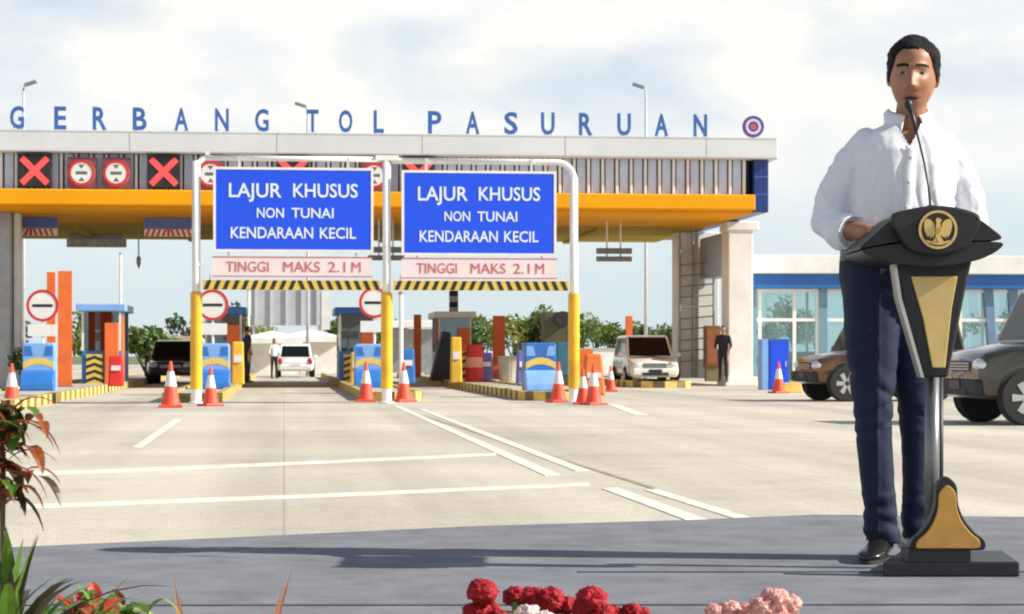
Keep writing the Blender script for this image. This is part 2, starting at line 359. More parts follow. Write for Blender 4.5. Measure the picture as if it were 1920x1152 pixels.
# painted lines, laid on the road where the photograph shows them
M_line = mat('line_paint', (0.72, 0.69, 0.60), 0.8, var=0.10, scale=5, dirt=(0.52, 0.485, 0.40))
def line(quad):
    pts = [GP(x, y) for x, y in quad]; mb = MB(); mb.flat([(p.x, p.y) for p in pts], 0.005, 0.009)
    return tag(mb.build('lane_marking', M_line), kind='structure')
for q in ([(327,787),(340,787),(264,841),(248,841)],
          [(40,888),(480,871),(930,851),(930,855),(480,876),(40,894)],
          [(40,949),(560,930),(1105,907),(1105,912),(560,936),(40,956)],
          [(737,762),(749,762),(1050,892),(1022,894)],
          [(1128,918),(1158,916),(1330,978),(1292,980)],
          [(784,768),(795,768),(1106,884),(1079,885)],
          [(1208,921),(1234,919),(1408,973),(1377,975)],
          [(1138,759),(1158,759),(1218,780),(1190,780)]):
    line(q)
for k_, q in enumerate(([(760,771),(766,771),(1385,965),(1372,966)],)):
    pts = [GP(x, y) for x, y in q]
    tag(MB().flat([(p_.x, p_.y) for p_ in pts], 0.005, 0.008).build('road_joint', mat('joint_seal', (0.30,0.265,0.20), 0.9, var=0.3, scale=3)), kind='structure')

# ------------------------------------------------------------------ stage with grey carpet
ZS = 0.28
M_carpet = mat('grey_carpet', (0.20, 0.207, 0.228), 0.95, var=0.20, scale=5, bump=0.4, bscale=200, spec=0.1)
M_stageside = mat('stage_skirt', (0.05, 0.05, 0.055), 0.9, var=0.2)
st = thing('stage', 'low stage platform covered in grey carpet under the speaker', 'stage', (0, 0, 0))
poly = [(-4.2,5.15),(4.2,5.15),(4.2,8.75),(2.6,8.82),(1.28,9.02),(0.74,8.73),(-0.13,8.42),(-1.1,7.85),(-1.72,7.50),(-4.2,6.2)]
MB().flat(poly, 0.012, ZS-0.012).build('skirt', M_stageside, st)
MB().flat(poly, ZS-0.012, ZS).build('carpet', M_carpet, st)
M_seam = mat('carpet_seam', (0.10, 0.105, 0.12), 0.95, var=0.2)
mb = MB(); mb.flat([(-3.9,5.70),(4.1,5.745),(4.1,5.757),(-3.9,5.712)], ZS, ZS+0.004); mb.flat([(0.2,6.60),(4.1,6.61),(4.1,6.617),(0.2,6.607)], ZS, ZS+0.004)
mb.build('carpet_seam', M_seam, st)

# ------------------------------------------------------------------ toll gate canopy
gate = thing('toll_gate', 'wide toll gate canopy with pale fascia, louvred band and orange soffit', 'toll gate', (0,0,0), TH)
UL, UR = -17.0, 14.57
mb = MB(); mb.b2(UL, UR, 62.0, 78.2, 6.78, 7.40)
mb.build('fascia', M_fascia, gate, bevel=0.05)
mb = MB()
for k in range(8): mb.b2(UL, UR-0.01, 61.985, 62.0, 7.385, 7.40) if k == 0 else mb.b2(UL+k*4.2, UL+k*4.2+0.015, 61.994, 61.999, 6.83, 7.38)
mb.build('fascia_joint', mat('joint_grey', (0.45,0.45,0.44), 0.6), gate)
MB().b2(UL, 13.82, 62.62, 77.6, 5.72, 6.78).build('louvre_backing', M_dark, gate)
mb = MB(); m_ = MB(); u = UL + 0.1
while u < 13.42:
    mb.b2(u, u + 0.25, 62.40, 62.60, 5.722, 6.778)
    m_.b2(u + 0.295, u + 0.375, 62.33, 62.60, 5.722, 6.778)
    u += 0.425
mb.build('louvre', M_louv, gate, bevel=0.012); m_.build('louvre_fin', M_white, gate, bevel=0.01)
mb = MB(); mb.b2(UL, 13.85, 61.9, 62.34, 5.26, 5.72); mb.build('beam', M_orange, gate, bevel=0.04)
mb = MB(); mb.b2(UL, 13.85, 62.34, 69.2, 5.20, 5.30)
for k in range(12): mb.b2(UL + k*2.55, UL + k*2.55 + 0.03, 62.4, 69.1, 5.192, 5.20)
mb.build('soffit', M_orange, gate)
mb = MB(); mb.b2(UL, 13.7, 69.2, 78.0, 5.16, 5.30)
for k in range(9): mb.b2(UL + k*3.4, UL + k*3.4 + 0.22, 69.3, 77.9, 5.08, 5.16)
mb.build('rear_soffit', M_soffit_shade, gate)
mb = MB(); mb.b2(13.87, 14.31, 62.2, 77.5, 5.22, 6.775)
mb.build('end_panel', M_navy, gate, bevel=0.02)
mb = MB()
for z in (5.74, 6.26): mb.b2(13.869, 14.312, 62.193, 62.2, z, z+0.025)
mb.build('panel_trim', mat('trim_blue', (0.10,0.16,0.42), 0.4), gate)
# right pillar: front shaft with a haunch, rear shaft carrying a ladder
ua, ub = U(1366, 66.0), U(1412, 66.0)
mb = MB(); mb.b2(ua, ub, 66.0, 67.1, 0.3, 5.2); mb.b2(ua-0.12, ub+0.12, 65.9, 67.2, 0.0, 0.3)
mb.b2(ua-0.05, ub+0.18, 65.95, 67.15, 4.9, 5.195)
mb.build('pillar', M_white, gate, bevel=0.03)
uc = ua
mb = MB(); mb.b2(uc, uc+0.72, 71.0, 73.6, 0.2, 5.15); mb.build('pillar', M_white, gate, bevel=0.03)
mb = MB(); mb.b2(uc+0.05, uc+0.66, 67.3, 70.9, 3.55, 4.9); mb.build('service_cabinet', M_grey, gate, bevel=0.02)
mb = MB(); ul = U(1275, 70.4); ur_ = U(1338, 70.4)
mb.tube([(ul, 70.4, 0.3), (ul, 70.4, 5.2)], 0.035, 8); mb.tube([(ur_, 70.4, 0.3), (ur_, 70.4, 4.3)], 0.035, 8); mb.tube([((ul+ur_)/2-0.1, 70.6, 0.3), ((ul+ur_)/2-0.1, 70.6, 5.15)], 0.05, 8)
z = 0.75
while z < 4.2:
    mb.tube([(ul, 70.4, z), (ur_, 70.4, z+0.10)], 0.026, 6); z += 0.36
mb.build('ladder_frame', M_grey, gate)
mb = MB(); ue = U(1338, 71.2); us = U(1272, 71.2); mb.b2(us, min(ue, uc-0.01), 71.3, 72.4, 0.2, 5.15); mb.build('pillar', M_white, gate, bevel=0.02)
# left pillar: shade put in as grey, sunlit right edge as a white strip
u0, u1 = U(-70, 64.0), U(20, 64.0)
mb = MB(); mb.b2(u0, u1, 64.0, 65.2, 0.0, 5.2); mb.build('pillar', M_grey, gate, bevel=0.03)
MB().b2(u1+0.02, u1+0.2, 64.5, 65.1, 0.0, 5.2).build('pillar', M_white, gate, bevel=0.02)

# roof lettering: every letter stands on its own pair of studs
sign = thing('roof_sign', 'spaced blue capital letters reading GERBANG TOL PASURUAN along the roof edge', 'sign', G(0, 62.6, 7.40), TH)
for ch, px in zip('GERBANGTOLPASURUAN', (32,113,187,262,340,416,491,586,648,710,815,886,958,1027,1098,1170,1240,1313)):
    h = 0.66; uu = U(px, 62.6)
    me = text_mesh(ch, {'L':0.30,'T':0.36,'E':0.34}.get(ch, 0.40), h, 0.09, 0.022, M_letter)
    o = link('letter', me, sign, loc=(uu, 0, 0.09 + h/2))
    s = MB()
    for dx in (-0.1, 0.1): s.b2(dx-0.012, dx+0.012, -0.012, 0.012, -h/2-0.09, -h/2+0.04)
    s.build('stud', M_galv, o)
em = thing('roof_emblem', 'round purple ringed emblem standing at the right end of the roof lettering', 'emblem', G(U(1412, 62.6), 62.6, 7.40), TH)
M_purp = mat('emblem_purple', (0.10, 0.06, 0.22), 0.4); M_em2 = mat('emblem_red', (0.45, 0.10, 0.16), 0.4)
MB().disc((0, 0.40), 0.325, -0.04, 0.04, mi=0).build('emblem_disc', M_purp, em)
MB().disc((0, 0.40), 0.235, -0.047, -0.04, r2=0.155).build('emblem_ring', mat('emblem_pale', (0.62,0.58,0.66), 0.4), em)
MB().disc((0, 0.40), 0.10, -0.047, -0.04).build('emblem_centre', M_em2, em)
mb = MB(); mb.b2(-0.02, 0.02, -0.02, 0.02, 0, 0.09); mb.build('stud', M_galv, em)

# lane signals and height signs fixed on the louvres
def lane_signal(px, label):
    t = thing('lane_signal', label, 'lane signal', G(U(px, 62.1), 62.1, 6.25), TH, 'red cross lane signals on the louvres')
    MB().b2(-0.47, 0.47, -0.03, 0.24, -0.46, 0.46).build('housing', M_black, t, bevel=0.02)
    mb = MB(); a = 0.36; w = 0.085
    mb.prism([(-a-w*.7, -a+w*.7), (-a+w*.7, -a-w*.7), (a+w*.7, a-w*.7), (a-w*.7, a+w*.7)], -0.045, -0.030)
    mb.prism([(-a-w*.7, a-w*.7), (-w*1.42, 0), (0, w*1.42), (-a+w*.7, a+w*.7)], -0.045, -0.030)
    mb.prism([(w*1.42, 0), (a+w*.7, -a+w*.7), (a-w*.7, -a-w*.7), (0, -w*1.42)], -0.045, -0.030)
    mb.build('red_cross', M_redled, t)
    mb = MB(); mb.b2(-0.50, 0.50, -0.10, -0.031, 0.462, 0.49); mb.build('visor', M_black, t)
for px, lb in ((65, 'black square lane signal with red cross, leftmost on the louvred band'),
               (307, 'black lane signal with red cross just left of the white gantry post'),
               (549, 'red cross lane signal peeking above the left blue lane sign'),
               (785, 'red cross lane signal peeking above the right blue lane sign')): lane_signal(px, lb)
def round_sign(px, label, zc=6.20):
    t = thing('height_sign', label, 'road sign', G(U(px, 62.1), 62.1, zc), TH, 'round red ringed signs on the louvres')
    MB().b2(-0.40, 0.40, 0.0, 0.24, -0.45, 0.45).build('backing_plate', mat('plate_maroon', (0.20,0.06,0.08), 0.6), t)
    MB().disc((0,0), 0.375, -0.03, 0.0).build('sign_face', M_white, t)
    MB().disc((0,0), 0.375, -0.038, -0.030, r2=0.295).build('red_ring', M_red, t)
    mb = MB(); mb.prism([(-0.09,0.24),(0.09,0.24),(0,0.12)], -0.034, -0.030); mb.prism([(-0.09,-0.24),(0,-0.12),(0.09,-0.24)], -0.034, -0.030)
    mb.b2(-0.16, 0.16, -0.034, -0.030, -0.045, 0.045); mb.build('sign_symbol', mat('symbol_grey', (0.12,0.14,0.15), 0.6), t)
for px, lb in ((153, 'round red ringed sign on the louvres beside the leftmost red cross'),
               (218, 'round red ringed sign on the louvres left of the second red cross'),
               (395, 'round red ringed sign on the louvres half hidden by the left gantry post'),
               (702, 'round red ringed sign on the louvres between the two blue lane signs')): round_sign(px, lb)

# boards hanging under the soffit
M_softblue = mat('board_blue', (0.10,0.17,0.50), 0.5, var=0.2, scale=5)
def chevron_board(px, label):
    t = thing('hanging_board', label, 'hanging sign', G(U(px, 66), 66, 5.19), TH, 'blue and red chevron boards under the canopy')
    MB().b2(-0.76, 0.76, 0, 0.05, -0.34, -0.02).build('blue_board', M_softblue, t)
    mb = MB(); mb.b2(-0.76, 0.76, 0, 0.05, -0.58, -0.36, 0)
    for k in range(9):
        x = -0.74 + k*0.166; d = 0.08 if k < 4 else (-0.08 if k > 4 else 0.0)
        mb.prism([(x, -0.575), (x+0.08, -0.575), (x+0.08+d, -0.365), (x+d, -0.365)], -0.004, 0, 1)
    mb.build('chevron_strip', [M_white, M_red], t)
    mb = MB(); mb.b2(-0.6,-0.57,0.01,0.04,-0.02,0.0); mb.b2(0.57,0.6,0.01,0.04,-0.02,0.0); mb.build('hanger', M_grey, t)
chevron_board(60, 'blue board over red white chevrons hanging under the canopy at far left')
chevron_board(318, 'blue board over red white chevrons hanging just left of the gantry post')
t = thing('hanging_board', 'plain whitish board hanging at the back of the canopy between chevron boards', 'hanging sign', G(U(181, 75), 75, 5.0), TH)
MB().b2(-1.02, 1.02, 0, 0.08, -0.28, 0.0).build('board', mat('aged_white', (0.55,0.54,0.50), 0.6, var=0.35, scale=4), t); MB().b2(-0.9,0.9,0.02,0.05,0.0,0.16).build('hanger', M_grey, t)
def slat_board(px, label):
    t = thing('lane_indicator', label, 'hanging sign', G(U(px, 66), 66, 5.19), TH, 'double bar grey indicators hanging under the canopy')
    M_slat = mat('indicator_grey', (0.16,0.17,0.18), 0.5, var=0.25)
    MB().b2(-0.56, 0.56, 0, 0.12, -1.04, -0.86).build('indicator_bar', M_slat, t, bevel=0.015)
    MB().b2(-0.56, 0.56, 0, 0.12, -1.28, -1.12).build('indicator_bar', M_slat, t, bevel=0.015)
    mb = MB(); mb.b2(-0.24,-0.19,0.13,0.16,-1.26,0); mb.b2(0.19,0.24,0.13,0.16,-1.26,0); mb.build('hanger', M_galv, t)
slat_board(1152, 'grey double bar indicator hanging alone under the canopy near the ladder pillar')
slat_board(724, 'grey double bar indicator hanging behind the middle gantry post')
t = thing('hanging_rod', 'thin dark rod with a pointed camera hanging below the canopy at left', 'rod', G(U(260, 70), 70, 5.1), TH)
MB().tube([(0,0,0.1),(0,0,-0.92)], 0.022, 8).build('rod', M_grey, t); MB().lathe([(0.02,-0.9),(0.075,-0.98),(0.07,-1.15),(0.01,-1.32)]).build('camera_housing', M_grey, t)

# ------------------------------------------------------------------ white pipe gantry with the two blue lane signs
GV = 42.6
def GZ(py): return ZZ(py, GV)
gan = thing('sign_gantry', 'white pipe gantry on three yellow sleeved posts before the toll lanes', 'gantry', G(0, GV), TH)
pu = [U(368, GV), U(725, GV), U(1076, GV)]
for i, uu in enumerate(pu):
    top = (GZ(306), GZ(298), GZ(330))[i]
    MB().tube([(uu,0,0),(uu,0,top)], 0.082, 20).build('post', M_white, gan, smooth=True)
    MB().lathe([(0.115, 0.30),(0.115, GZ(552)),(0.085, GZ(548))], (uu,0,0), 20).build('yellow_sleeve', M_yellow, gan, smooth=False)
    MB().lathe([(0.16,0.009),(0.16,0.04),(0.10,0.05),(0.10,0.30)], (uu,0,0), 20).build('base_collar', M_white, gan)
zt = GZ(300)
MB().tube([(pu[0]+0.14,0,zt),(pu[1]-0.1,0,zt)], 0.055, 14).build('crossbar', M_white, gan, smooth=True)
pts = [(pu[1]+0.1,0,zt-0.02)] + [(pu[2]-0.34+0.34*sin(a),0,zt-0.36+0.34*cos(a)) for a in [radians(x) for x in (0,15,30,45,60,75,90)]]
MB().tube(pts, 0.062, 14).build('crossbar', M_white, gan, smooth=True)
mb = MB(); mb.b2(pu[0]+0.18, pu[0]+0.26, -0.05, 0.05, zt+0.05, zt+0.13); mb.tube([(pu[0],0,GZ(312)),(pu[0]+0.16,0,zt)], 0.06, 10)
mb.build('pipe_joint', M_white, gan); MB().b2(pu[1]-0.22, pu[1]+0.24, -0.09, 0.09, zt-0.02, zt+0.08).build('pipe_joint', M_white, gan)
for (x0, x1, y0, y1, p0, p1, h0, h1, a, b, lab) in (
    (405, 695, 322, 470, 399, 697, 485, 519, 0, 1, 'left'), (757, 1037, 325, 475, 752, 1043, 486, 521, 1, 2, 'right')):
    ga, gb = U(x0, GV), U(x1, GV); cx, w = (ga+gb)/2, gb-ga; za, zb = GZ(y0), GZ(y1); h = za-zb; sc = w/3.09
    bsn = thing('lane_sign', 'blue LAJUR KHUSUS lane sign, %s, white lettering on the pipe gantry' % ('left one' if a == 0 else 'right one of the pair'), 'lane sign', G(cx, GV-0.12, (za+zb)/2), TH, 'blue lane signs on the gantry')
    MB().b2(-w/2, w/2, -0.02, 0.02, -h/2, h/2).build('sign_board', M_sign, bsn)
    mb = MB(); t_ = 0.05
    for bx in ((-w/2-t_, w/2+t_, h/2, h/2+t_), (-w/2-t_, w/2+t_, -h/2-t_, -h/2), (-w/2-t_, -w/2, -h/2, h/2), (w/2, w/2+t_, -h/2, h/2)):
        mb.b2(bx[0], bx[1], -0.028, 0.028, bx[2], bx[3])
    mb.build('sign_frame', M_white, bsn)
    M_pl = mat('sign_lettering', (0.72,0.82,0.90), 0.5, var=0.1)
    kk = (x1-x0)/290.0
    for body, wpx, hpx, ypx in (('LAJUR', 97, 26, 360), ('KHUSUS', 120, 26, 360), ('NON', 50, 19, 402), ('TUNAI', 78, 19, 402), ('KENDARAAN', 152, 21, 439), ('KECIL', 67, 21, 439)):
        xs = {'LAJUR':479, 'KHUSUS':609, 'NON':507, 'TUNAI':585, 'KENDARAAN':510, 'KECIL':632}[body]
        ox = ((xs-550)*kk)*GV/F; oz = h/2 - (ypx-322)/148*h
        link('lettering', text_mesh(body, wpx*kk*GV/F, hpx*GV/F, 0.006, 0.012, M_pl), bsn, loc=(ox, -0.0235, oz))
    mb = MB(); mb.b2(-w*0.36,-w*0.36+0.05,0.021,0.06,-h/2,zt-(za+zb)/2+0.03); mb.b2(w*0.36-0.05,w*0.36,0.021,0.06,-h/2,zt-(za+zb)/2+0.03); mb.build('hanger', M_galv, bsn)
    ga, gb = U(p0, GV), U(p1, GV); w2 = gb-ga; z2, z3 = GZ(h0), GZ(h1); hh = z2-z3
    hs = thing('height_plate', 'pale height plate reading TINGGI MAKS 2.1 M below the %s blue sign' % ('left' if a == 0 else 'right'), 'height sign', G((ga+gb)/2, GV-0.12, (z2+z3)/2), TH, 'pale height limit plates')
    MB().b2(-w2/2, w2/2, -0.02, 0.02, -hh/2, hh/2).build('plate', M_pink, hs)
    mb = MB()
    for bx in ((-w2/2, w2/2, hh/2, hh/2+0.02), (-w2/2, w2/2, -hh/2-0.02, -hh/2)): mb.b2(bx[0], bx[1], -0.026, 0.026, bx[2], bx[3])
    mb.build('plate_edge', M_redtext, hs)
    for body, xp, wp in (('TINGGI', -75, 78), ('MAKS', 25, 68), ('2.1', 90, 32), ('M', 126, 17)):
        link('lettering', text_mesh(body, wp*kk*GV/F, 19*GV/F, 0.006, 0.0, M_redtext), hs, loc=((xp-8)*kk*GV/F, -0.0235, 0))
    mb = MB()
    for sx in (-0.4, 0.4): mb.b2(w2*sx-0.02, w2*sx+0.02, 0.0, 0.018, hh/2+0.02, hh/2+0.13)
    mb.build('hanger', M_galv, hs)
    hb0, hb1 = pu[a]+0.13, pu[b]-0.13; L_ = hb1-hb0; zc = GZ(536)
    hz_ = thing('hazard_bar', 'yellow and black striped height bar under the %s height plate' % ('left' if a == 0 else 'right'), 'height bar', G((hb0+hb1)/2, GV-0.12, zc), TH, 'striped height bars')
    mb = MB(); mb.b2(-L_/2, L_/2, -0.03, 0.03, -0.095, 0.095, 0); n = 19; st_ = L_/n
    for k in range(n):
        x = -L_/2 + k*st_ + 0.02; d = 0.075 if k < n/2 else -0.075
        x += 0 if d > 0 else 0.075
        mb.prism([(x, -0.09), (x+st_*0.45, -0.09), (x+st_*0.45+d, 0.09), (x+d, 0.09)] if x+st_*.45+max(d,0) < L_/2 else [(L_/2-0.06,-0.09),(L_/2-0.01,-0.09),(L_/2-0.01,0.09),(L_/2-0.06,0.09)], -0.034, -0.03, 1)
    mb.build('striped_bar', [mat('hazard_yellow', (0.72,0.50,0.08), 0.5), M_black], hz_)
    mb = MB()
    for sx in (-0.46, 0.46): mb.tube([(L_*sx, 0.05, 0.0), (L_*sx, 0.05, GZ(521)-zc+0.05)], 0.012, 6)
    mb.build('chain', M_galv, hz_)

# ------------------------------------------------------------------ islands
def island(u0, u1, v0, v1, label):
    t = thing('traffic_island', label, 'traffic island', G((u0+u1)/2, v0), TH, 'kerbed islands between the toll lanes')
    w = (u1-u0)/2; nose = 0.9; ln = v1-v0; r = []
    for k in range(9):
        a = pi + pi*k/8; r.append((w*cos(a), nose + nose*sin(a)))
    inner = [(x*(w-0.15)/w, nose + (y-nose)*(nose-0.15)/nose) for x, y in r]
    MB().flat(inner + [(w-0.15, ln), (-w+0.15, ln)], 0.0, 0.155).build('island_top', M_conc, t)
    mb = MB()
    for k in range(8):
        a, b, c, d = r[k], r[k+1], inner[k+1], inner[k]
        mb.flat([a, b, c, d], 0.006, 0.20, k % 2)
    y = nose; k = 0
    while y < ln - 0.01:
        y2 = min(y+0.55, ln)
        mb.b2(-w, -w+0.15, y, y2, 0.006, 0.20, k % 2); mb.b2(w-0.15, w, y, y2, 0.006, 0.20, k % 2); y = y2; k += 1
    mb.build('kerb', [M_kerby, M_kerbd], t); return t
island(-6.6, -4.6, 36.5, 96, 'leftmost kerbed island, yellow and dark kerb, carrying the twin orange posts')
island(-2.5, -1.25, 43.5, 96, 'kerbed island behind the left gantry post')
island(1.65, 2.95, 44.6, 96, 'kerbed island behind the middle gantry post')
island(5.05, 6.45, 44.6, 96, 'kerbed island behind the right gantry post with blue crash cushion')
island(10.3, 12.2, 62.5, 92, 'low kerbed island under the white ladder pillar')

# ------------------------------------------------------------------ traffic cones
def cone_proto():
    t = thing('traffic_cone', 'x', 'traffic cone', (0,0,0), 0, 'orange traffic cones on the road')
    MB().box((0,0,0.025), (0.42,0.42,0.05)).build('cone_base', M_cone, t, bevel=0.015)
    MB().lathe([(0.165,0.05),(0.150,0.12),(0.102,0.38),(0.097,0.38),(0.05,0.64),(0.045,0.64),(0.026,0.80),(0.012,0.81)], n=24).build('cone_body', M_cone, t)
    MB().lathe([(0.107,0.37),(0.057,0.63)], n=24).build('cone_sleeve', M_conew, t)
    return t
c0 = cone_proto()
for i, (px, py, sc, lb) in enumerate((
    (22, 766, 1.0, 'traffic cone at the left picture edge beside the light blue crash cushion'),
    (320, 768, 1.05, 'traffic cone just left of the left gantry post'),
    (395, 765, 0.92, 'traffic cone just right of the left gantry post'),
    (686, 757, 1.02, 'traffic cone just left of the middle gantry post'),
    (757, 757, 1.02, 'traffic cone just right of the middle gantry post'),
    (1047, 758, 1.02, 'traffic cone just left of the right gantry post'),
    (1093, 762, 0.86, 'shorter of two cones touching the right side of the right gantry post'),
    (1113, 763, 0.98, 'taller outer cone of the pair right of the right gantry post'),
    (1145, 738, 0.86, 'distant cone standing alone near the silver van'),
    (1460, 741, 0.98, 'traffic cone in front of the blue cabinet at the office'))):
    o = c0 if i == 0 else copy_tree(c0)
    p = GP(px, py-3, 0.0); o.location = (p.x, p.y, 0.006); o.rotation_euler = (0,0,random.random()); o.scale = (sc,)*3; o['label'] = lb

# ------------------------------------------------------------------ crash cushions on the island noses
def cushion(u, v, lab, tone):
    t = thing('crash_cushion', lab, 'crash cushion', G(u, v, 0.155), TH, 'blue crash cushions on the island noses')
    a, b = (M_attl, M_attb) if tone else (M_attb, M_attl)
    mb = MB(); mb.prism([(-0.42,0.0),(0.42,0.0),(0.42,1.10),(0.38,1.16),(-0.38,1.16),(-0.42,1.10)], 0.0, 0.75); mb.build('shell', a, t, bevel=0.03)
    pr = [(0.02,0.0),(0.02,0.50),(-0.10,0.49),(-0.22,0.43),(-0.33,0.31),(-0.40,0.16),(-0.42,0.0)]
    mb = MB(); mb.add([(-0.45,y,z) for y, z in pr]+[(0.45,y,z) for y, z in pr], [tuple(range(7)), tuple(range(13,6,-1))]+[(i,7+i,7+(i+1)%7,(i+1)%7) for i in range(7)]); mb.build('bumper', b, t, bevel=0.035)
    mb = MB(); n = 16
    for k in range(n):
        x0, x1 = -0.40+0.8*k/n, -0.40+0.8*(k+1)/n; f = lambda x: 0.60+0.12*(1-(x/0.4)**2)
        mb.add([(x0,-0.006,f(x0)-0.08),(x1,-0.006,f(x1)-0.08),(x1,-0.006,f(x1)+0.08),(x0,-0.006,f(x0)+0.08),(x0,0.0,f(x0)-0.08),(x1,0.0,f(x1)-0.08),(x1,0.0,f(x1)+0.08),(x0,0.0,f(x0)+0.08)],
               [(0,1,2,3),(0,4,5,1),(3,2,6,7)], 0)
    mb.build('yellow_arc', mat('cushion_yellow', (0.78,0.55,0.12), 0.5), t)
    for s in (-1, 1): MB().prism([(s*0.38,0.84),(s*0.14,0.84),(s*0.2,1.08),(s*0.38,1.08)], -0.006, 0).build('blue_patch', b if tone else M_attl, t)
    return t
for px, v, lb, tn in ((72, 50.0, 'light blue crash cushion beside the twin orange posts at left', 1),
                  (402, 52.0, 'blue crash cushion behind the cone at the left gantry post', 1),
                  (692, 54.0, 'blue crash cushion half hidden by the middle gantry post', 1),
                  (1014, 48.5, 'dark blue crash cushion just left of the right gantry post', 0)):
    cushion(U(px, v), v, lb, tn).scale = (0.86, 0.9, 0.95)

# no-entry style round signs on white poles
def pole_sign(px, py, v, lb, plate=True):
    Y = v; zc = ZZ(py, Y)
    t = thing('road_sign', lb, 'road sign', G(U(px, v), v, 0.155), TH, 'round white signs with red ring and black bar')
    zc -= 0.155; r = 0.40
    MB().tube([(0,0.03,0),(0,0.03,zc+0.2)], 0.035, 10).build('pole', M_white, t)
    MB().disc((0,zc), r, -0.02, 0.0, 36).build('sign_face', M_white, t)
    MB().disc((0,zc), r, -0.028, -0.02, 36, r2=r*0.82).build('red_ring', M_red, t)
    MB().b2(-r*0.62, r*0.62, -0.026, -0.02, zc-0.035, zc+0.035).build('black_bar', M_black, t)
    if plate: MB().b2(-0.36, 0.36, -0.02, 0.0, zc-r-0.36, zc-r-0.07).build('lower_plate', M_white, t)
pole_sign(80, 575, 54, 'round red ringed sign with black bar beside the twin orange posts')
pole_sign(399, 573, 55, 'round red ringed sign with black bar right of the left gantry post')
pole_sign(702, 568, 55, 'round red ringed sign with black bar half hidden by the middle gantry post')

# orange posts
def opost(px, v, ytop, w, lb, stripes=False):
    t = thing('steel_post', lb, 'post', G(U(px, v), v, 0.155 if v < 95 else 0), TH, 'orange steel posts on the islands')
    h = ZZ(ytop, v) - 0.155; mb = MB()
    hs = h*0.62 if stripes else h
    mb.b2(-w/2, w/2, -0.02, 0.0, 0, hs); mb.b2(-w/2, w/2, 0.2, 0.22, 0, hs); mb.b2(-w*0.12, w*0.12, 0.0, 0.2, 0, hs)
    mb.build('post_body', M_post, t)
    MB().b2(-w/2-0.06, w/2+0.06, -0.08, 0.28, 0.0, 0.02).build('base_plate', M_grey, t)
    if stripes:
        mb = MB(); n = 6
        for k in range(n): mb.b2(-w/2, w/2, -0.02, 0.22, hs+(h-hs)*k/n, hs+(h-hs)*(k+1)/n, k % 2)
        mb.build('striped_top', [M_grey, M_dark], t)
opost(95, 56.5, 513, 0.20, 'orange steel post, narrower left one of the twin pair by the round sign')
opost(121, 56.0, 511, 0.34, 'orange steel post, wider right one of the twin pair at left')
opost(783, 78, 590, 0.26, 'orange post standing right of the middle gantry post beyond the booth')
opost(851, 74, 545, 0.30, 'orange post with a grey and black striped top beyond the right lane', True)
opost(936, 72, 592, 0.40, 'pale orange post behind the dark blue crash cushion')
opost(1180, 82, 592, 0.24, 'orange post in the distance behind the silver van')
opost(1098, 52, 655, 0.36, 'short orange post just right of the right gantry post')

# ------------------------------------------------------------------ toll booths
def booth(u, v, lb, door, roof):
    t = thing('toll_booth', lb, 'toll booth', G(u, v, 0.155), TH, 'toll booths on the islands')
    w, d = 0.56, 1.5
    MB().b2(-w, w, 0, d*2, 0, 0.95).build('cabin_base', M_attb, t, bevel=0.03)
    for x in (-w+0.03, w-0.03):
        for y in (0.03, d, 2*d-0.03): MB().b2(x-0.03, x+0.03, y-0.03, y+0.03, 0.95, 2.08).build('frame_post', M_white, t)
    mb = MB(); mb.b2(-w+0.06, w-0.06, 0.02, 0.035, 0.95, 2.08); mb.build('window', M_boothglass, t)
    mb = MB(); mb.b2(-w+0.01, -w+0.02, 0.06, d-0.03, 0.95, 2.08); mb.b2(w-0.02, w-0.01, 0.06, d-0.03, 0.95, 2.08); mb.build('window', M_boothglass, t)
    MB().b2(-w+0.005, w-0.005, d+0.031, 2*d-0.06, 0.95, 2.08).build('equipment_room', M_dark, t)
    MB().b2(-w-0.14, w+0.14, -0.25, 2*d+0.2, 2.08, 2.30).build('roof', roof, t, bevel=0.03)
    mb = MB(); mb.b2(-0.42, 0.05, -0.11, -0.02, 0, 0.85, 0)
    for k in range(4): mb.prism([(-0.42, 0.03+k*0.2), (-0.185, 0.12+k*0.2), (0.05, 0.03+k*0.2), (0.05, 0.12+k*0.2), (-0.185, 0.21+k*0.2), (-0.42, 0.12+k*0.2)], -0.115, -0.11, 1)
    mb.build('hazard_panel', [mat('hazard_yellow', (0.72,0.50,0.08)), M_black], t)
    MB().b2(0.10, 0.50, -0.14, -0.02, 0, 1.75).build('orange_panel', M_post, t, bevel=0.02)
    MB().b2(w, w+0.03, 0.25, 0.95, 0.05, 1.95).build('door', door, t, bevel=0.01)
booth(U(190, 62.5), 62.5, 'toll booth with blue roof between the orange posts and the green bush', M_post, M_attl)
booth(-1.85, 66, 'toll booth behind the crash cushion at the left gantry post', M_dark, M_attb)
booth(2.25, 66, 'toll booth behind the round sign at the middle gantry post', M_post, M_blueband)
booth(5.75, 72, 'toll booth beyond the right lane behind the red drum', M_attb, M_white)
# clutter standing on the islands
t = thing('safety_drum', 'red safety drum with orange band standing beyond the right lane', 'drum', G(U(889, 66), 66, 0.155), TH)
MB().lathe([(0.28,0),(0.28,0.42),(0.26,0.44)], n=20).build('drum_body', M_red, t); MB().lathe([(0.275,0.44),(0.265,0.76)], n=20).build('drum_band', mat('drum_orange',(0.8,0.35,0.2),0.5), t)
MB().lathe([(0.27,0.76),(0.27,1.06),(0.25,1.13),(0.20,1.15)], n=20).build('drum_top', M_red, t)
t = thing('marker_board', 'yellow and black hazard marker board beside the red drum', 'marker board', G(U(868, 66), 66, 0.155), TH)
mb = MB(); mb.b2(-0.14, 0.14, 0, 0.04, 0, 0.95, 0)
for k in range(4): mb.prism([(-0.14, 0.05+k*0.23), (0.14, 0.16+k*0.23), (0.14, 0.27+k*0.23 if k<3 else 0.94), (-0.14, 0.16+k*0.23)], -0.004, 0, 1)
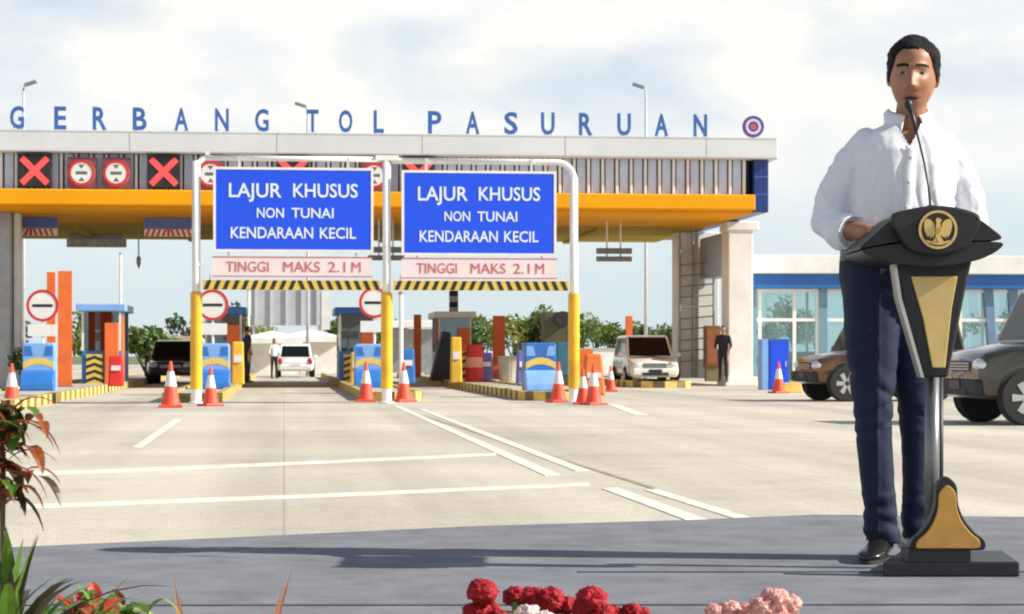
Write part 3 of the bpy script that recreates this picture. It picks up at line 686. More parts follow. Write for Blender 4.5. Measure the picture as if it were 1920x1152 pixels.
mb.build('striped_board', [mat('hazard_yellow',(0.72,0.5,0.08)), M_black], t)
t = thing('ticket_machine', 'black slant fronted ticket machine cabinet in the right lane beyond', 'ticket machine', G(U(828, 68), 68, 0.155), TH)
MB().add([(-0.35,0,0),(0.30,0,0),(0.30,0,1.55),(0.05,0,1.60),(-0.35,1.0,0),(0.30,1.0,0),(0.30,1.0,1.55),(0.05,1.0,1.60)], [(0,1,2,3),(7,6,5,4),(0,3,7,4),(1,5,6,2),(3,2,6,7),(0,4,5,1)]).build('cabinet', M_dark, t, bevel=0.03)
MB().b2(0.0,0.2,-0.01,0.0,1.0,1.35).build('screen', M_glassd, t)
t = thing('orange_barrier', 'bright orange plastic barrier right of the right gantry post', 'barrier', G(U(1112, 51), 51, 0.006), TH)
MB().add([(-0.28,-0.22,0),(0.28,-0.22,0),(0.28,0.22,0),(-0.28,0.22,0),(-0.2,-0.1,1.0),(0.2,-0.1,1.0),(0.2,0.1,1.0),(-0.2,0.1,1.0)], [(0,3,2,1),(4,5,6,7),(0,1,5,4),(1,2,6,5),(2,3,7,6),(3,0,4,7)]).build('barrier_body', mat('barrier_orange',(0.72,0.17,0.03),0.5), t, bevel=0.05)
MB().b2(-0.17,0.17,-0.195,-0.15,0.42,0.55).build('reflector', M_conew, t)
t = thing('planter', 'grey concrete planter between red drum and dark blue crash cushion', 'planter', G(U(955, 64), 64, 0.155), TH)
MB().lathe([(0.30,0),(0.36,0.75),(0.40,0.80),(0.34,0.80)], n=18).build('planter_bowl', M_conc, t)

# ------------------------------------------------------------------ trees and bushes
GREENS = [leafmat('leaf_mid', (0.045,0.09,0.018), (0.15,0.23,0.045)), leafmat('leaf_dark', (0.02,0.04,0.012), (0.06,0.10,0.03)), leafmat('leaf_pale', (0.09,0.12,0.025), (0.22,0.26,0.06))]
def crown(mb, c, r, n, lf, rng, mi=0, nl=None):
    c = Vector(c); lobes = []
    for k in range(nl or 7):
        d = Vector((rng.gauss(0,1), rng.gauss(0,1), rng.gauss(0,0.8))).normalized()
        lobes.append((c + Vector((d.x*r[0], d.y*r[1], d.z*r[2]))*rng.uniform(0.35,0.72), rng.uniform(0.32,0.55)))
    for k in range(n):
        lc, lr = rng.choice(lobes)
        d = Vector((rng.gauss(0,1), rng.gauss(0,1), rng.gauss(0,1))).normalized()
        p = lc + Vector((d.x*r[0], d.y*r[1], d.z*r[2]))*lr*(rng.random()**0.4)
        a = Vector((rng.gauss(0,1), rng.gauss(0,1), rng.gauss(0,1))).normalized(); b = a.orthogonal().normalized()
        q = a.cross(b); s1, s2 = lf*rng.uniform(0.6,1.3), lf*rng.uniform(0.35,0.7)
        mb.add([p-b*s1, p+q*s2, p+b*s1, p-q*s2], [(0,1,2,3)], mi)
def tree(loc, h, r, lb, kind=0, group=None, n=900, name='tree', trunk=0.35, seed=1):
    rng = random.Random(seed); t = thing(name, lb, 'tree' if name != 'bush' else 'bush', loc, rng.random()*6, group)
    mb = MB(); tr = 0.035*h
    mb.tube([(0,0,-0.1),(0.02*h,0,h*trunk*0.6),(0,0.02*h,h*0.7)], [tr, tr*0.7, tr*0.25], 8)
    for k in range(5):
        a = k*1.3; mb.tube([(0,0,h*(trunk*0.6+0.05*k)),(cos(a)*r*0.3,sin(a)*r*0.3,h*(0.5+0.05*k)),(cos(a)*r*0.6,sin(a)*r*0.6,h*(0.6+0.06*k))],[tr*0.45,tr*0.3,tr*0.1],6)
    mb.build('trunk', M_wood, t)
    mb = MB(); mb.fixn = False; hz_ = h*(1-trunk)/2
    crown(mb, (0,0,h-hz_), (r, r, hz_*1.05), n, max(0.07, r*0.10), rng); mb.build('crown', GREENS[kind], t)
    return t
def wx(px, Y): return (px-960)/F*Y
TR = [(275,84,2.3,2.0,0,'rounded green bush beside the blue roofed booth at left',1500),
      (345,110,3.6,1.6,1,'darker bush partly behind the left gantry post',700),
      (165,150,4.8,2.4,2,'pale green tree top rising behind the blue roofed booth',800),
      (205,155,4.2,2.0,2,'pale low tree right of the tree behind the booth',600)]
for i, (px, Y, h, r, kd, lb, n) in enumerate(TR):
    tree((wx(px,Y), Y, 0), h, r, lb, kd, None, n, 'bush' if h < 4 else 'tree', 0.12, 11+i)
# far tree belt behind the right lane and the office
bl = ['leftmost tree of the far belt right of the right gantry post', 'second tree of the far belt from the right gantry post', 'tree of the far belt above the left side of the silver van',
      'tree of the far belt above the silver van roof', 'tree of the far belt left of the white lamp pole', 'tree of the far belt right of the white lamp pole', 'last far belt tree beside the ladder pillar',
      'far tree seen through the left office window', 'taller far tree seen through the office glass', 'far tree seen through the glass beside the speaker', 'far tree seen through the right office windows', 'rightmost far tree seen through the office windows']
for i, px in enumerate((1092,1118,1145,1172,1200,1228,1258,1450,1490,1530,1800,1890)):
    Y = 230 + (i*37) % 40; h = (6.2,5.8,5.4,5.6,5.2,5.4,5.1,7.0,8.0,6.6,6.5,7.2)[i]
    tree((wx(px,Y), Y, 0), h, 2.6, bl[i], (0,2,0)[i % 3], 'trees of the far belt', 700, 'tree', 0.2, 40+i)
for i, px in enumerate((20, 440, 640, 770)):
    Y = 210+i*9; tree((wx(px,Y), Y, 0), (5.5,6.2,5,4.4)[i], 2.6, ('dark tree at the left picture edge behind the pillar','tree behind the left lanes beside the grey billboard','low tree between the lanes right of the grey billboard','low tree beyond the thin white pole of the right lane')[i], 1, None, 600, 'tree', 0.2, 70+i)
for i, (px, Y, h, r, kd) in enumerate(((835,150,3.6,2.2,2),(905,160,4.2,2.4,0),(965,155,3.9,2.2,2),(1020,150,4.4,2.3,0),(735,165,3.8,2.0,0),(485,150,4.2,1.8,2),(610,155,4.0,1.8,0))):
    tree((wx(px,Y), Y, 0), h, r, ('pale green tree behind the slanted ticket machine', 'mid green tree behind the red drum', 'pale green tree right behind the two palms', 'mid green tree behind the olive control cabinet', 'mid green tree beyond the thin white pole', 'pale green tree left of the white car tents', 'mid green tree right of the white car tents')[i], kd, 'trees beyond the toll lanes', 800, 'tree', 0.15, 120+i)
def palm(px, Y, h, lb, seed):
    rng = random.Random(seed); t = thing('palm_tree', lb, 'palm', (wx(px,Y), Y, 0), 0, 'small palms beyond the right lane')
    MB().tube([(0,0,0),(0.06,0,h*0.5),(0,0,h)], [0.14,0.10,0.09], 10).build('trunk', M_wood, t)
    mb = MB(); mb.fixn = False
    for k in range(15):
        a = k*2.4; e = rng.uniform(0.1,1.1)
        mb.leaf((0,0,h), (cos(a)*cos(e), sin(a)*cos(e), sin(e)), (0,0,1), rng.uniform(0.8,1.1), 0.10, 0.9)
    mb.build('frond', leafmat('palm_leaf', (0.12,0.15,0.02), (0.32,0.30,0.06)), t)
palm(938, 88, 2.1, 'small palm with yellowish fronds left of the other palm', 3)
palm(978, 90, 1.7, 'small palm with yellowish fronds nearer the dark blue crash cushion', 4)
tree((wx(1010,68), 68.5, 0.155), 1.9, 0.55, 'dark shrub behind the cabinet near the right gantry post', 1, None, 700, 'bush', 0.2, 91)
tree((wx(40,60), 60, 0), 1.7, 0.35, 'slim dark conifer shrub beside the left pillar', 1, None, 500, 'bush', 0.1, 92)

# ------------------------------------------------------------------ lamp posts
def lamp(px, Y, ytop, lb, side=-1):
    t = thing('street_lamp', lb, 'street lamp', (wx(px,Y), Y, 0), 0, 'tall street lamps behind the gate')
    h = ZZ(ytop, Y)
    MB().tube([(0,0,0),(0,0,h-0.25)], [0.085,0.045], 12).build('pole', M_galv, t, smooth=True)
    MB().tube([(0,0,h-0.3),(side*0.05,0,h-0.1),(side*0.25,0,h)], 0.03, 8).build('arm', M_galv, t)
    M_ = Matrix.Rotation(radians(side*-18), 3, 'Y')
    MB().box((side*0.32,0,h-0.03), (0.55,0.28,0.14), M=M_).build('lamp_head', M_grey, t, bevel=0.03)
lamp(1211, 92, 160, 'street lamp rising over the roof between the U and A letters')
lamp(44, 92, 155, 'street lamp whose head shows above the first letter', 1)
lamp(577, 98, 196, 'street lamp rising behind the letter T')
def thin_pole(px, v, yt, lb, r=0.05):
    t = thing('white_pole', lb, 'pole', G(U(px,v), v, 0), TH, 'thin white poles among the lanes'); h = ZZ(yt, v)
    MB().tube([(0,0,0),(0,0,h)], r, 10).build('shaft', M_white, t); MB().lathe([(r*1.6,0),(r*1.6,0.15)]).build('foot', M_grey, t)
    MB().lathe([(r*1.3,h),(r*1.3,h+0.05),(0.005,h+0.1)]).build('pole_cap', M_grey, t)
thin_pole(752, 60, 552, 'thin white pole right of the middle gantry post', 0.06)
thin_pole(226, 90, 480, 'thin white pole above the blue roofed booth', 0.05)
thin_pole(466, 92, 546, 'thin white pole left of the grey billboard', 0.06)

# ------------------------------------------------------------------ far clutter beyond the lanes
bb = thing('billboard', 'large pale grey billboard seen from behind above the middle lane', 'billboard', (wx(537,125), 125, 0), TH)
MB().b2(-2.05, 2.05, 0, 0.15, 2.75, 4.85).build('panel', mat('billboard_grey', (0.46,0.46,0.50), 0.6, var=0.12, scale=1), bb)
mb = MB()
for x in (-1.8,-0.9,0,0.9,1.8): mb.b2(x-0.05, x+0.05, -0.08, 0, 2.7, 4.95)
for x in (-1.9, 1.95): mb.b2(x-0.09, x+0.09, 0.15, 0.33, 0, 4.9)
mb.build('support_frame', M_galv, bb)
MB().b2(2.05, 2.55, -0.02, 0.15, 2.5, 4.7).build('side_panel', M_white, bb)
def tent(px, Y, w, h, lb, back=True):
    t = thing('canopy_tent', lb, 'tent', (wx(px,Y), Y, 0), TH, 'white canopy tents beyond the gate')
    for x in (-w, w):
        for y in (-w, w): MB().tube([(x,y,0),(x,y,h)], 0.04, 6).build('tent_pole', M_galv, t)
    MB().add([(-w-.1,-w-.1,h),(w+.1,-w-.1,h),(w+.1,w+.1,h),(-w-.1,w+.1,h),(0,0,h+w*0.26),(-w-.1,-w-.1,h-0.3),(w+.1,-w-.1,h-0.3),(w+.1,w+.1,h-0.3),(-w-.1,w+.1,h-0.3)],
        [(0,1,4),(1,2,4),(2,3,4),(3,0,4),(0,5,6,1),(1,6,7,2),(2,7,8,3),(3,8,5,0)]).build('canvas_roof', M_canvas, t)
    if back: MB().b2(-w, w, w-0.02, w, 0, h-0.3).build('back_sheet', M_canvas, t)
tent(510, 112, 1.5, 1.9, 'white canopy tent left of the white car')
tent(582, 116, 1.6, 2.0, 'white canopy tent right behind the white car')
sh_ = thing('flat_roof_shelter', 'white flat roofed shelter far beyond the thin white pole', 'shelter', (wx(775,120), 120, 0), TH)
MB().b2(-1.5, 2.2, 0, 3, 2.55, 2.95).build('roof', M_white, sh_, bevel=0.03)
for x in (-1.4, 0.3, 2.1): MB().b2(x-0.06, x+0.06, 0.1, 0.22, 0, 2.55).build('column', M_galv, sh_)
MB().b2(-1.3, 2.0, 2.6, 2.7, 0, 2.5).build('back_wall', M_grey, sh_)
van = None
def barrier(px, v, w, h, mt, lb, isl=0.155, grp='coloured plastic blocks standing on the islands'):
    t = thing('plastic_barrier', lb, 'barrier', G(U(px, v), v, isl), TH, grp)
    MB().add([(-w,-0.2,0),(w,-0.2,0),(w,0.2,0),(-w,0.2,0),(-w*.85,-0.12,h),(w*.85,-0.12,h),(w*.85,0.12,h),(-w*.85,0.12,h)], [(0,3,2,1),(4,5,6,7),(0,1,5,4),(1,2,6,5),(2,3,7,6),(3,0,4,7)]).build('barrier_body', mt, t, bevel=0.04)
    MB().b2(-w*0.6, w*0.6, -0.2, -0.15, h*0.52, h*0.68).build('reflector', M_conew, t)
M_by = mat('barrier_yellow', (0.75,0.45,0.04), 0.5); M_bp = mat('barrier_violet', (0.16,0.13,0.42), 0.5)
barrier(764, 62, 0.22, 1.0, M_attb, 'dark blue plastic block between the thin white pole and the far orange post')
barrier(912, 67, 0.20, 0.9, M_bp, 'violet plastic block just right of the red drum')
barrier(980, 58, 0.18, 0.95, M_bp, 'violet plastic block left of the dark blue crash cushion')
barrier(855, 62, 0.17, 1.35, M_by, 'tall yellow plastic block in front of the right lane booth')
barrier(668, 58, 0.17, 0.9, M_by, 'yellow plastic block left of the cushion at the middle gantry post')
barrier(218, 57, 0.2, 0.8, M_red, 'red plastic block by the door of the blue roofed booth')
barrier(446, 60, 0.18, 1.2, M_by, 'tall yellow plastic block behind the cushion at the left gantry post')
kb = thing('control_cabinet', 'dark olive control cabinet with round black lamp left of the right gantry post', 'cabinet', G(U(1048, 60), 60, 0.155), TH)
MB().b2(-0.42, 0.40, 0, 0.8, 0, 2.05).build('cabinet_body', mat('cabinet_olive', (0.07,0.065,0.03), 0.6, var=0.3), kb, bevel=0.03)
MB().b2(-0.05, 0.38, -0.02, 0.0, 0.25, 1.2).build('teal_door', mat('door_teal', (0.03,0.13,0.19), 0.5), kb, bevel=0.01)
MB().disc((0.1, 1.85), 0.22, -0.14, -0.001, 24).build('round_lamp', M_black, kb)
wl = thing('site_wall', 'long low white wall far beyond the right lane', 'wall', (wx(1130,120), 120, 0), TH)
MB().b2(-2.2, 2.6, 0, 0.2, 0, 1.3).build('wall_panel', M_white, wl); MB().b2(-2.3,2.7,-0.05,0.25,1.3,1.4).build('coping', M_conc, wl)
hut = thing('tan_shed', 'low tan shed roof behind the dark car at left', 'shed', (wx(320,95), 95, 0), TH)
MB().b2(-1.0, 1.4, 0, 2.2, 0, 1.3).build('wall', mat('shed_tan', (0.45,0.36,0.25), 0.8), hut)
MB().prism([(-1.2,1.3),(1.6,1.3),(1.3,1.85),(-0.4,1.85)], -0.2, 2.4).build('roof', mat('shed_roof', (0.50,0.38,0.24), 0.8), hut)

# ------------------------------------------------------------------ office building at the right
ov = 67.4
off = thing('toll_office', 'white office with blue band and wide glass front behind the speaker', 'building', G(0, ov), TH)
o0, o1 = U(1408, ov), U(2060, ov)
def oz(py): return ZZ(py, 68.6)
zb0, zb1, zp = oz(541), oz(514), oz(479)
MB().b2(o0-0.05, o1, -0.5, 2.3, zb1, zp).build('parapet', M_white, off, bevel=0.03)
MB().b2(o0-0.05, o1, -0.35, 2.2, zb0, zb1).build('blue_band', M_blueband, off, bevel=0.015)
MB().b2(o0, o1, -0.2, 2.2, 0.0, 0.16).build('plinth', M_conc, off)
MB().b2(o0, o0+0.16, -0.1, 0.1, 0.16, zb0).build('column', M_teal, off)
for px in (1542, 1700): MB().b2(U(px-8,ov), U(px+8,ov), -0.1, 0.1, 0.16, zb0).build('column', M_teal, off)
for px in (1852, 1898, 1960):
    a = U(px, ov); MB().add([(a-0.16,-0.12,zb0),(a+0.14,-0.12,zb0),(a+0.34,-0.12,0.16),(a+0.1,-0.12,0.16),(a-0.16,0.1,zb0),(a+0.14,0.1,zb0),(a+0.34,0.1,0.16),(a+0.1,0.1,0.16)],
        [(0,3,2,1),(4,5,6,7),(0,1,5,4),(1,2,6,5),(2,3,7,6),(3,0,4,7)]).build('column', mat('column_blue', (0.15,0.23,0.35), 0.4), off)
mb = MB()
for px in (1424, 1489, 1532, 1600, 1660, 1760, 1800): mb.b2(U(px-3,ov), U(px+3,ov), -0.06, 0.04, 0.16, zb0-0.02)
mb.b2(o0+0.17, o1, -0.062, 0.038, oz(603), oz(597)); mb.b2(o0+0.17, o1, -0.058, 0.036, zb0-0.12, zb0-0.02)
mb.build('window_frame', M_white, off)
MB().b2(o0+0.17, o1, 0.0, 0.012, 0.16, zb0-0.03).build('glass_front', M_glass, off)
MB().b2(o0+0.17, o1, 2.0, 2.012, 0.16, zb0-0.03).build('rear_glass', M_glass, off)
mb = MB()
for k in range(6): mb.b2(o0+0.3+k*2.0, o0+0.38+k*2.0, 1.96, 2.04, 0.16, zb0)
mb.build('rear_mullion', M_white, off)
mb = MB(); mb.b2(o0+1.0, o0+2.6, 1.0, 1.4, 0.16, 1.1); mb.b2(o0+5.2, o0+7.0, 1.1, 1.5, 0.16, 1.0); mb.build('counter', M_conc, off)
cb = thing('blue_cabinet', 'tall bright blue cabinet standing at the office front behind the cone', 'cabinet', G(U(1455, 58.5), 58.5, 0.006), TH)
MB().b2(-0.22, 0.38, 0, 0.5, 0, 1.42).build('body', mat('cabinet_blue', (0.02,0.09,0.50), 0.4), cb, bevel=0.015)
MB().b2(-0.40, -0.222, 0.0, 0.5, 0, 1.42).build('side_panel', M_attl, cb, bevel=0.01)
MB().b2(-0.16, 0.32, -0.012, 0.0, 0.08, 1.34).build('door', M_sign, cb); MB().b2(0.26,0.29,-0.03,-0.012,0.65,0.8).build('handle', M_galv, cb)
t = thing('yellow_block', 'small yellow concrete block beside the cone at the office front', 'block', G(U(1484, 54), 54, 0.006), TH)
MB().box((0,0,0.13),(0.5,0.3,0.26), taper=0.9).build('block_body', M_kerby, t, bevel=0.02)

# ------------------------------------------------------------------ vehicles (local front is -y)
def car(name, label, cat, loc, rz, paint, Lc=4.2, Wc=1.7, Hc=1.65, kind='mpv', rear=False, group=None):
    t = thing(name, label, cat, loc, rz, group); hw = Wc/2; h2 = Lc/2
    zb = 0.28 if kind != 'suv' else 0.36; belt = Hc*0.575 if kind != 'suv' else Hc*0.60; hood = belt*0.97
    # (y, bottom, top, half width)
    if kind == 'hatch': ST = [(-h2,0.34,0.62,hw*0.78),(-h2+0.12,zb,0.74,hw*0.92),(-h2+0.5,zb,hood*0.93,hw),(-h2+1.15,zb,hood,hw),(h2-0.5,zb,belt,hw),(h2-0.12,zb,belt*0.98,hw*0.95),(h2,0.36,belt*0.8,hw*0.86)]
    elif kind == 'mpv': ST = [(-h2,zb+0.06,hood*0.72,hw*0.74),(-h2+0.10,zb,hood*0.80,hw*0.92),(-h2+0.45,zb,hood*0.92,hw),(-h2+1.05,zb,hood*1.02,hw),(h2-0.4,zb,belt,hw),(h2-0.1,zb,belt,hw*0.96),(h2,zb+0.08,belt*0.93,hw*0.88)]
    else: ST = [(-h2,zb+0.08,hood*0.78,hw*0.80),(-h2+0.10,zb,hood*0.88,hw*0.93),(-h2+0.45,zb,hood*0.96,hw),(-h2+1.05,zb,hood,hw),(h2-0.4,zb,belt,hw),(h2-0.1,zb,belt,hw*0.96),(h2,zb+0.08,belt*0.93,hw*0.88)]
    mb = MB(); vs, fs = [], []
    for (y, z0, z1, w) in ST:
        zm = z0 + (z1-z0)*0.55
        for (x, z) in ((-w*0.9,z0),(-w,z0+0.10),(-w,zm),(-w*0.965,z1-0.05),(-w*0.86,z1),(0,z1+0.035),(w*0.86,z1),(w*0.965,z1-0.05),(w,zm),(w,z0+0.10),(w*0.9,z0)): vs.append((x,y,z))
    n = 11
    for i in range(len(ST)-1):
        for k in range(n): fs.append((i*n+k, i*n+(k+1)%n, (i+1)*n+(k+1)%n, (i+1)*n+k))
    fs.append(tuple(range(n))); fs.append(tuple((len(ST)-1)*n+k for k in range(n-1,-1,-1)))
    mb.add(vs, fs); body = mb.build('body', paint, t, smooth=True, bevel=0.05, seg=3)
    # greenhouse: pillars and roof painted, panes set proud of it
    y0, y1 = (-h2+1.02, -h2+1.72) if kind != 'suv' else (-h2+0.82, -h2+1.18); y2 = h2-(0.42 if kind == 'hatch' else 0.22); y3 = h2-0.08; rw, bw = (hw*0.80, hw*0.90) if kind != 'suv' else (hw*0.86, hw*0.93); zr = Hc
    gv = [(-bw,y0,belt-0.02),(bw,y0,belt-0.02),(rw,y1,zr-0.04),(-rw,y1,zr-0.04),(-bw,y3,belt-0.02),(bw,y3,belt-0.02),(rw,y2,zr-0.05),(-rw,y2,zr-0.05),(rw*0.9,y1+0.25,zr),(-rw*0.9,y1+0.25,zr),(rw*0.9,y2-0.2,zr),(-rw*0.9,y2-0.2,zr)]
    MB().add(gv, [(0,1,2,3),(4,7,6,5),(0,3,7,4),(1,5,6,2),(3,2,8,9),(9,8,10,11),(11,10,6,7),(3,9,11,7),(2,6,10,8),(0,4,5,1)]).build('roof', paint, t, bevel=0.02)
    def pane(name, q, ix, iz, off, mt=M_glassd):
        q = [Vector(p) for p in q]; c = sum(q, Vector())/4; nn = (q[1]-q[0]).cross(q[3]-q[0]).normalized()
        if nn.dot(c - Vector((0, (y0+y3)/2, belt))) < 0: nn = -nn
        w_ = []
        for a, (s_, r_) in zip(q, ((0,0),(1,0),(1,1),(0,1))):
            ss, rr = (ix if s_ == 0 else 1-ix), (iz if r_ == 0 else 1-iz)
            p = (q[0]*(1-ss)+q[1]*ss)*(1-rr) + (q[3]*(1-ss)+q[2]*ss)*rr; w_.append(p)
        m = MB(); m.add([p+nn*off for p in w_]+[p-nn*0.002 for p in w_], [(0,1,2,3),(7,6,5,4),(0,4,5,1),(1,5,6,2),(2,6,7,3),(3,7,4,0)]); return m.build(name, mt, t)
    pane('windscreen', [gv[0],gv[1],gv[2],gv[3]], 0.05, 0.06, 0.008)
    pane('rear_window', [gv[5],gv[4],gv[7],gv[6]], 0.07, 0.10, 0.008)
    for s, (a, b, c, d) in ((1,(1,5,6,2)), (-1,(0,4,7,3))):
        A, B, Cc, D = [Vector(gv[i]) for i in (a,b,c,d)]; 
        m1_, m2_ = A.lerp(B,0.50), D.lerp(Cc,0.42)
        pane('side_window', [A,m1_,m2_,D], 0.05, 0.09, 0.007); pane('side_window', [m1_,B,Cc,m2_], 0.05, 0.09, 0.007)
    wr = 0.31 if kind != 'suv' else 0.38
    for y in (-h2+(0.62 if kind == 'suv' else 0.82), h2-0.78):
        for s in (-1, 1):
            w_ = bpy.data.objects.new('wheel', None); COL.objects.link(w_); w_.parent = t; w_.location = (s*(hw-0.075), y, wr); w_.rotation_euler = (0, 0, -s*pi/2*0)
            def ring(prof, nm, mt):
                m = MB(); m.lathe(prof, n=28); m.v = [(z*s, x, y_) for x, y_, z in m.v]; m.build(nm, mt, w_, smooth=False)
            ring([(wr*0.62,-0.11),(wr*0.95,-0.115),(wr,-0.08),(wr,0.08),(wr*0.95,0.112),(wr*0.64,0.112)], 'tyre', M_rubber)
            m = MB(); m.disc((0,0), wr*0.63, 0.075, 0.095, 24)
            for k in range(6):
                a = k*pi/3; ca, sa = cos(a), sin(a); q = [(0.05,-0.035),(wr*0.60,-0.05),(wr*0.60,0.05),(0.05,0.035)]
                m.prism([(x*ca-z*sa, x*sa+z*ca) for x, z in q], 0.0955, 0.118)
            m.v = [(y_*s, x, z) for x, y_, z in m.v]; m.build('rim', M_rim, w_)
            m = MB(); m.disc((y, wr+0.01), wr*1.07, -0.004, 0.02, 28); m.v = [(s*(hw+0.001)-y_*s*0.5, x, z) for x, y_, z in m.v]; m.build('wheel_arch', M_rubber, t)
    fr = hood*0.72
    mb = MB(); mb.b2(-hw*0.44, hw*0.44, -h2-0.012, -h2+0.03, fr-0.07, fr+0.07); mb.build('grille', M_dark, t)
    mb = MB()
    for k in range(3): mb.b2(-hw*0.42, hw*0.42, -h2-0.02, -h2-0.012, fr-0.05+k*0.04, fr-0.03+k*0.04)
    mb.build('grille_bar', M_rim, t)
    for s in (-1, 1):
        mb = MB(); mb.ell((s*hw*0.68,-h2+0.09,fr+0.02), (0.19,0.13,0.10), 14, 8); mb.build('headlight', M_lamp, t, smooth=True)
        mb = MB(); mb.ell((s*hw*0.80,h2-0.05,belt*0.82), (0.10,0.10,0.17), 12, 8); mb.build('tail_light', M_tail, t, smooth=True)
        mb = MB(); mb.ell((s*(hw+0.09),y0+0.16,belt+0.06), (0.11,0.06,0.08), 12, 8); mb.build('mirror', paint, t, smooth=True)
        for yy in (-h2+1.75, -h2+2.75): MB().b2(s*hw-0.005 if s>0 else s*hw-0.02, s*hw+0.02 if s>0 else s*hw+0.005, yy, yy+0.16, belt-0.20, belt-0.165).build('door_handle', M_rim, t)
    mb = MB(); mb.box((0,-h2-0.0,zb+0.16), (Wc*0.86,0.16,0.22)); mb.build('bumper', paint if kind != 'suv' else M_dark, t, bevel=0.05)
    mb = MB(); mb.box((0,-h2-0.083,zb+0.10), (Wc*0.5,0.01,0.10)); mb.build('air_intake', M_dark, t)
    mb = MB(); mb.box((0,h2+0.0,zb+0.16), (Wc*0.88,0.16,0.24)); mb.build('bumper', paint if kind != 'suv' else M_dark, t, bevel=0.05)
    for s in (-1, 1): MB().box((0, s*(h2+0.085), zb+(0.19 if s<0 else 0.30)), (0.42,0.012,0.12)).build('number_plate', M_black if s < 0 else M_white, t)
    if kind == 'suv':
        for s in (-1, 1): MB().tube([(s*rw*0.85,y1+0.2,zr+0.05),(s*rw*0.85,y2-0.2,zr+0.05)], 0.02, 6).build('roof_rail', M_rim, t)
    return t
car('parked_van', 'silver white people carrier facing the camera in the far right lane', 'car', (wx(1217,67), 69.0, 0.004), radians(5), M_carw, 4.2, 1.66, 1.62, 'mpv')
car('white_car', 'white hatchback seen from behind in the middle lane', 'car', (wx(545,95), 97, 0.004), pi+TH, M_carw, 3.9, 1.66, 1.50, 'hatch')
car('black_car', 'black car behind the cone left of the left gantry post', 'car', (wx(312,72), 74, 0.004), radians(4), M_carb, 4.2, 1.68, 1.50, 'hatch')
car('dark_suv_edge', 'dark off road car, olive reflections painted in, at the right picture edge', 'car', (8.44, 30.1, 0.004), radians(-82), M_suv_olive_refl, 4.4, 1.80, 1.92, 'suv')
car('dark_suv_behind', 'dark off road car, orange reflections painted in, half hidden behind the speaker', 'car', (7.80, 45.2, 0.004), radians(-79), M_suv_orange_refl, 3.35, 1.68, 1.74, 'suv')

# ------------------------------------------------------------------ podium
PX, PY = 1.285, 6.70            # foot of the podium pole
def pdx(px, Y): return (px-960)/F*Y - PX
def pdz(py, Y): return ZZ(py, Y) - ZS
M_pod = mat('podium_black', (0.017,0.018,0.021), 0.45, var=0.2, scale=6, spec=0.35)
M_gold = mat('podium_gold', (0.62,0.45,0.17), 0.42, metal=0.25, var=0.12, scale=9)
M_gold2 = mat('podium_bronze', (0.50,0.27,0.06), 0.42, metal=0.25, var=0.15, scale=9)
M_chrome = mat('brushed_steel', (0.50,0.50,0.49), 0.3, metal=0.75, var=0.1)
pod = thing('podium', 'black and gold podium on a steel pole in front of the speaker', 'podium', (PX, PY, ZS))
YF = 6.56; yl = YF-PY
def PP(pts, Y): return [(pdx(x,Y), pdz(y,Y)) for x, y in pts]
def arc(pts, n=6):             # smooth closed outline through points
    out = []; m = len(pts)
    for i in range(m):
        p0, p1, p2, p3 = [Vector(pts[(i+j-1) % m]) for j in range(4)]
        for k in range(n):
            t = k/n; out.append(tuple(0.5*((2*p1)+(p2-p0)*t+(2*p0-5*p1+4*p2-p3)*t*t+(3*p1-p0-3*p2+p3)*t**3)))
    return out
upper = [(1612,466),(1640,440),(1668,415),(1700,397),(1750,388),(1800,394),(1838,412),(1862,430),(1879,446),(1858,452),(1800,452),(1750,452),(1690,454),(1640,462)]
lower = [(1616,470),(1650,462),(1700,456),(1750,455),(1810,455),(1876,455),(1870,470),(1836,487),(1790,497),(1750,500),(1705,498),(1660,490),(1632,481)]
MB().prism(PP(arc(upper,4), YF), yl, yl+0.34).build('desk_top', M_pod, pod, bevel=0.008)
MB().prism(PP(arc(lower,4), YF), yl-0.01, yl+0.33).build('desk_apron', M_pod, pod, bevel=0.008)
shield = [(1666,408),(1700,394),(1750,387.5),(1802,394),(1834,410),(1822,446),(1800,470),(1752,480),(1706,472),(1684,450)]
MB().prism(PP(arc(shield,4), YF), yl-0.045, yl-0.012).build('shield_plate', M_pod, pod, bevel=0.008)
ex, ez = pdx(1752,YF), pdz(433,YF); R = 36*YF/F; ye = yl-0.045
eb = MB().disc((ex,ez), R, ye-0.006, ye, 40).build('emblem', mat('emblem_dark', (0.05,0.022,0.012), 0.5), pod)
MB().disc((ex,ez), R, ye-0.012, ye-0.006, 48, r2=R*0.87).build('emblem_ring', M_gold, eb)
k = R
def EP(pts): return [(ex+x*k, ez+z*k) for x, z in pts]
mb = MB()
for s in (-1, 1):
    w = [(0.16,0.05),(0.22,0.34),(0.40,0.52),(0.62,0.56),(0.70,0.44),(0.73,0.20),(0.68,-0.05),(0.60,-0.26),(0.50,-0.40),(0.44,-0.28),(0.38,-0.46),(0.30,-0.33),(0.24,-0.42),(0.17,-0.2)]
    p = EP([(s*x, z) for x, z in w]); mb.prism(p, ye-0.012, ye-0.006)
    mb.prism(EP([(s*0.05,-0.42),(s*0.10,-0.30),(s*0.30,-0.62),(s*0.20,-0.78),(s*0.05,-0.80)]), ye-0.011, ye-0.006)
mb.prism(EP([(-0.16,-0.28),(-0.13,0.12),(-0.10,0.34),(0.10,0.34),(0.13,0.12),(0.16,-0.28),(0,-0.66)]), ye-0.016, ye-0.006)
mb.prism(EP([(-0.09,0.34),(-0.12,0.52),(-0.02,0.62),(0.08,0.58),(0.20,0.48),(0.09,0.34)]), ye-0.014, ye-0.006)
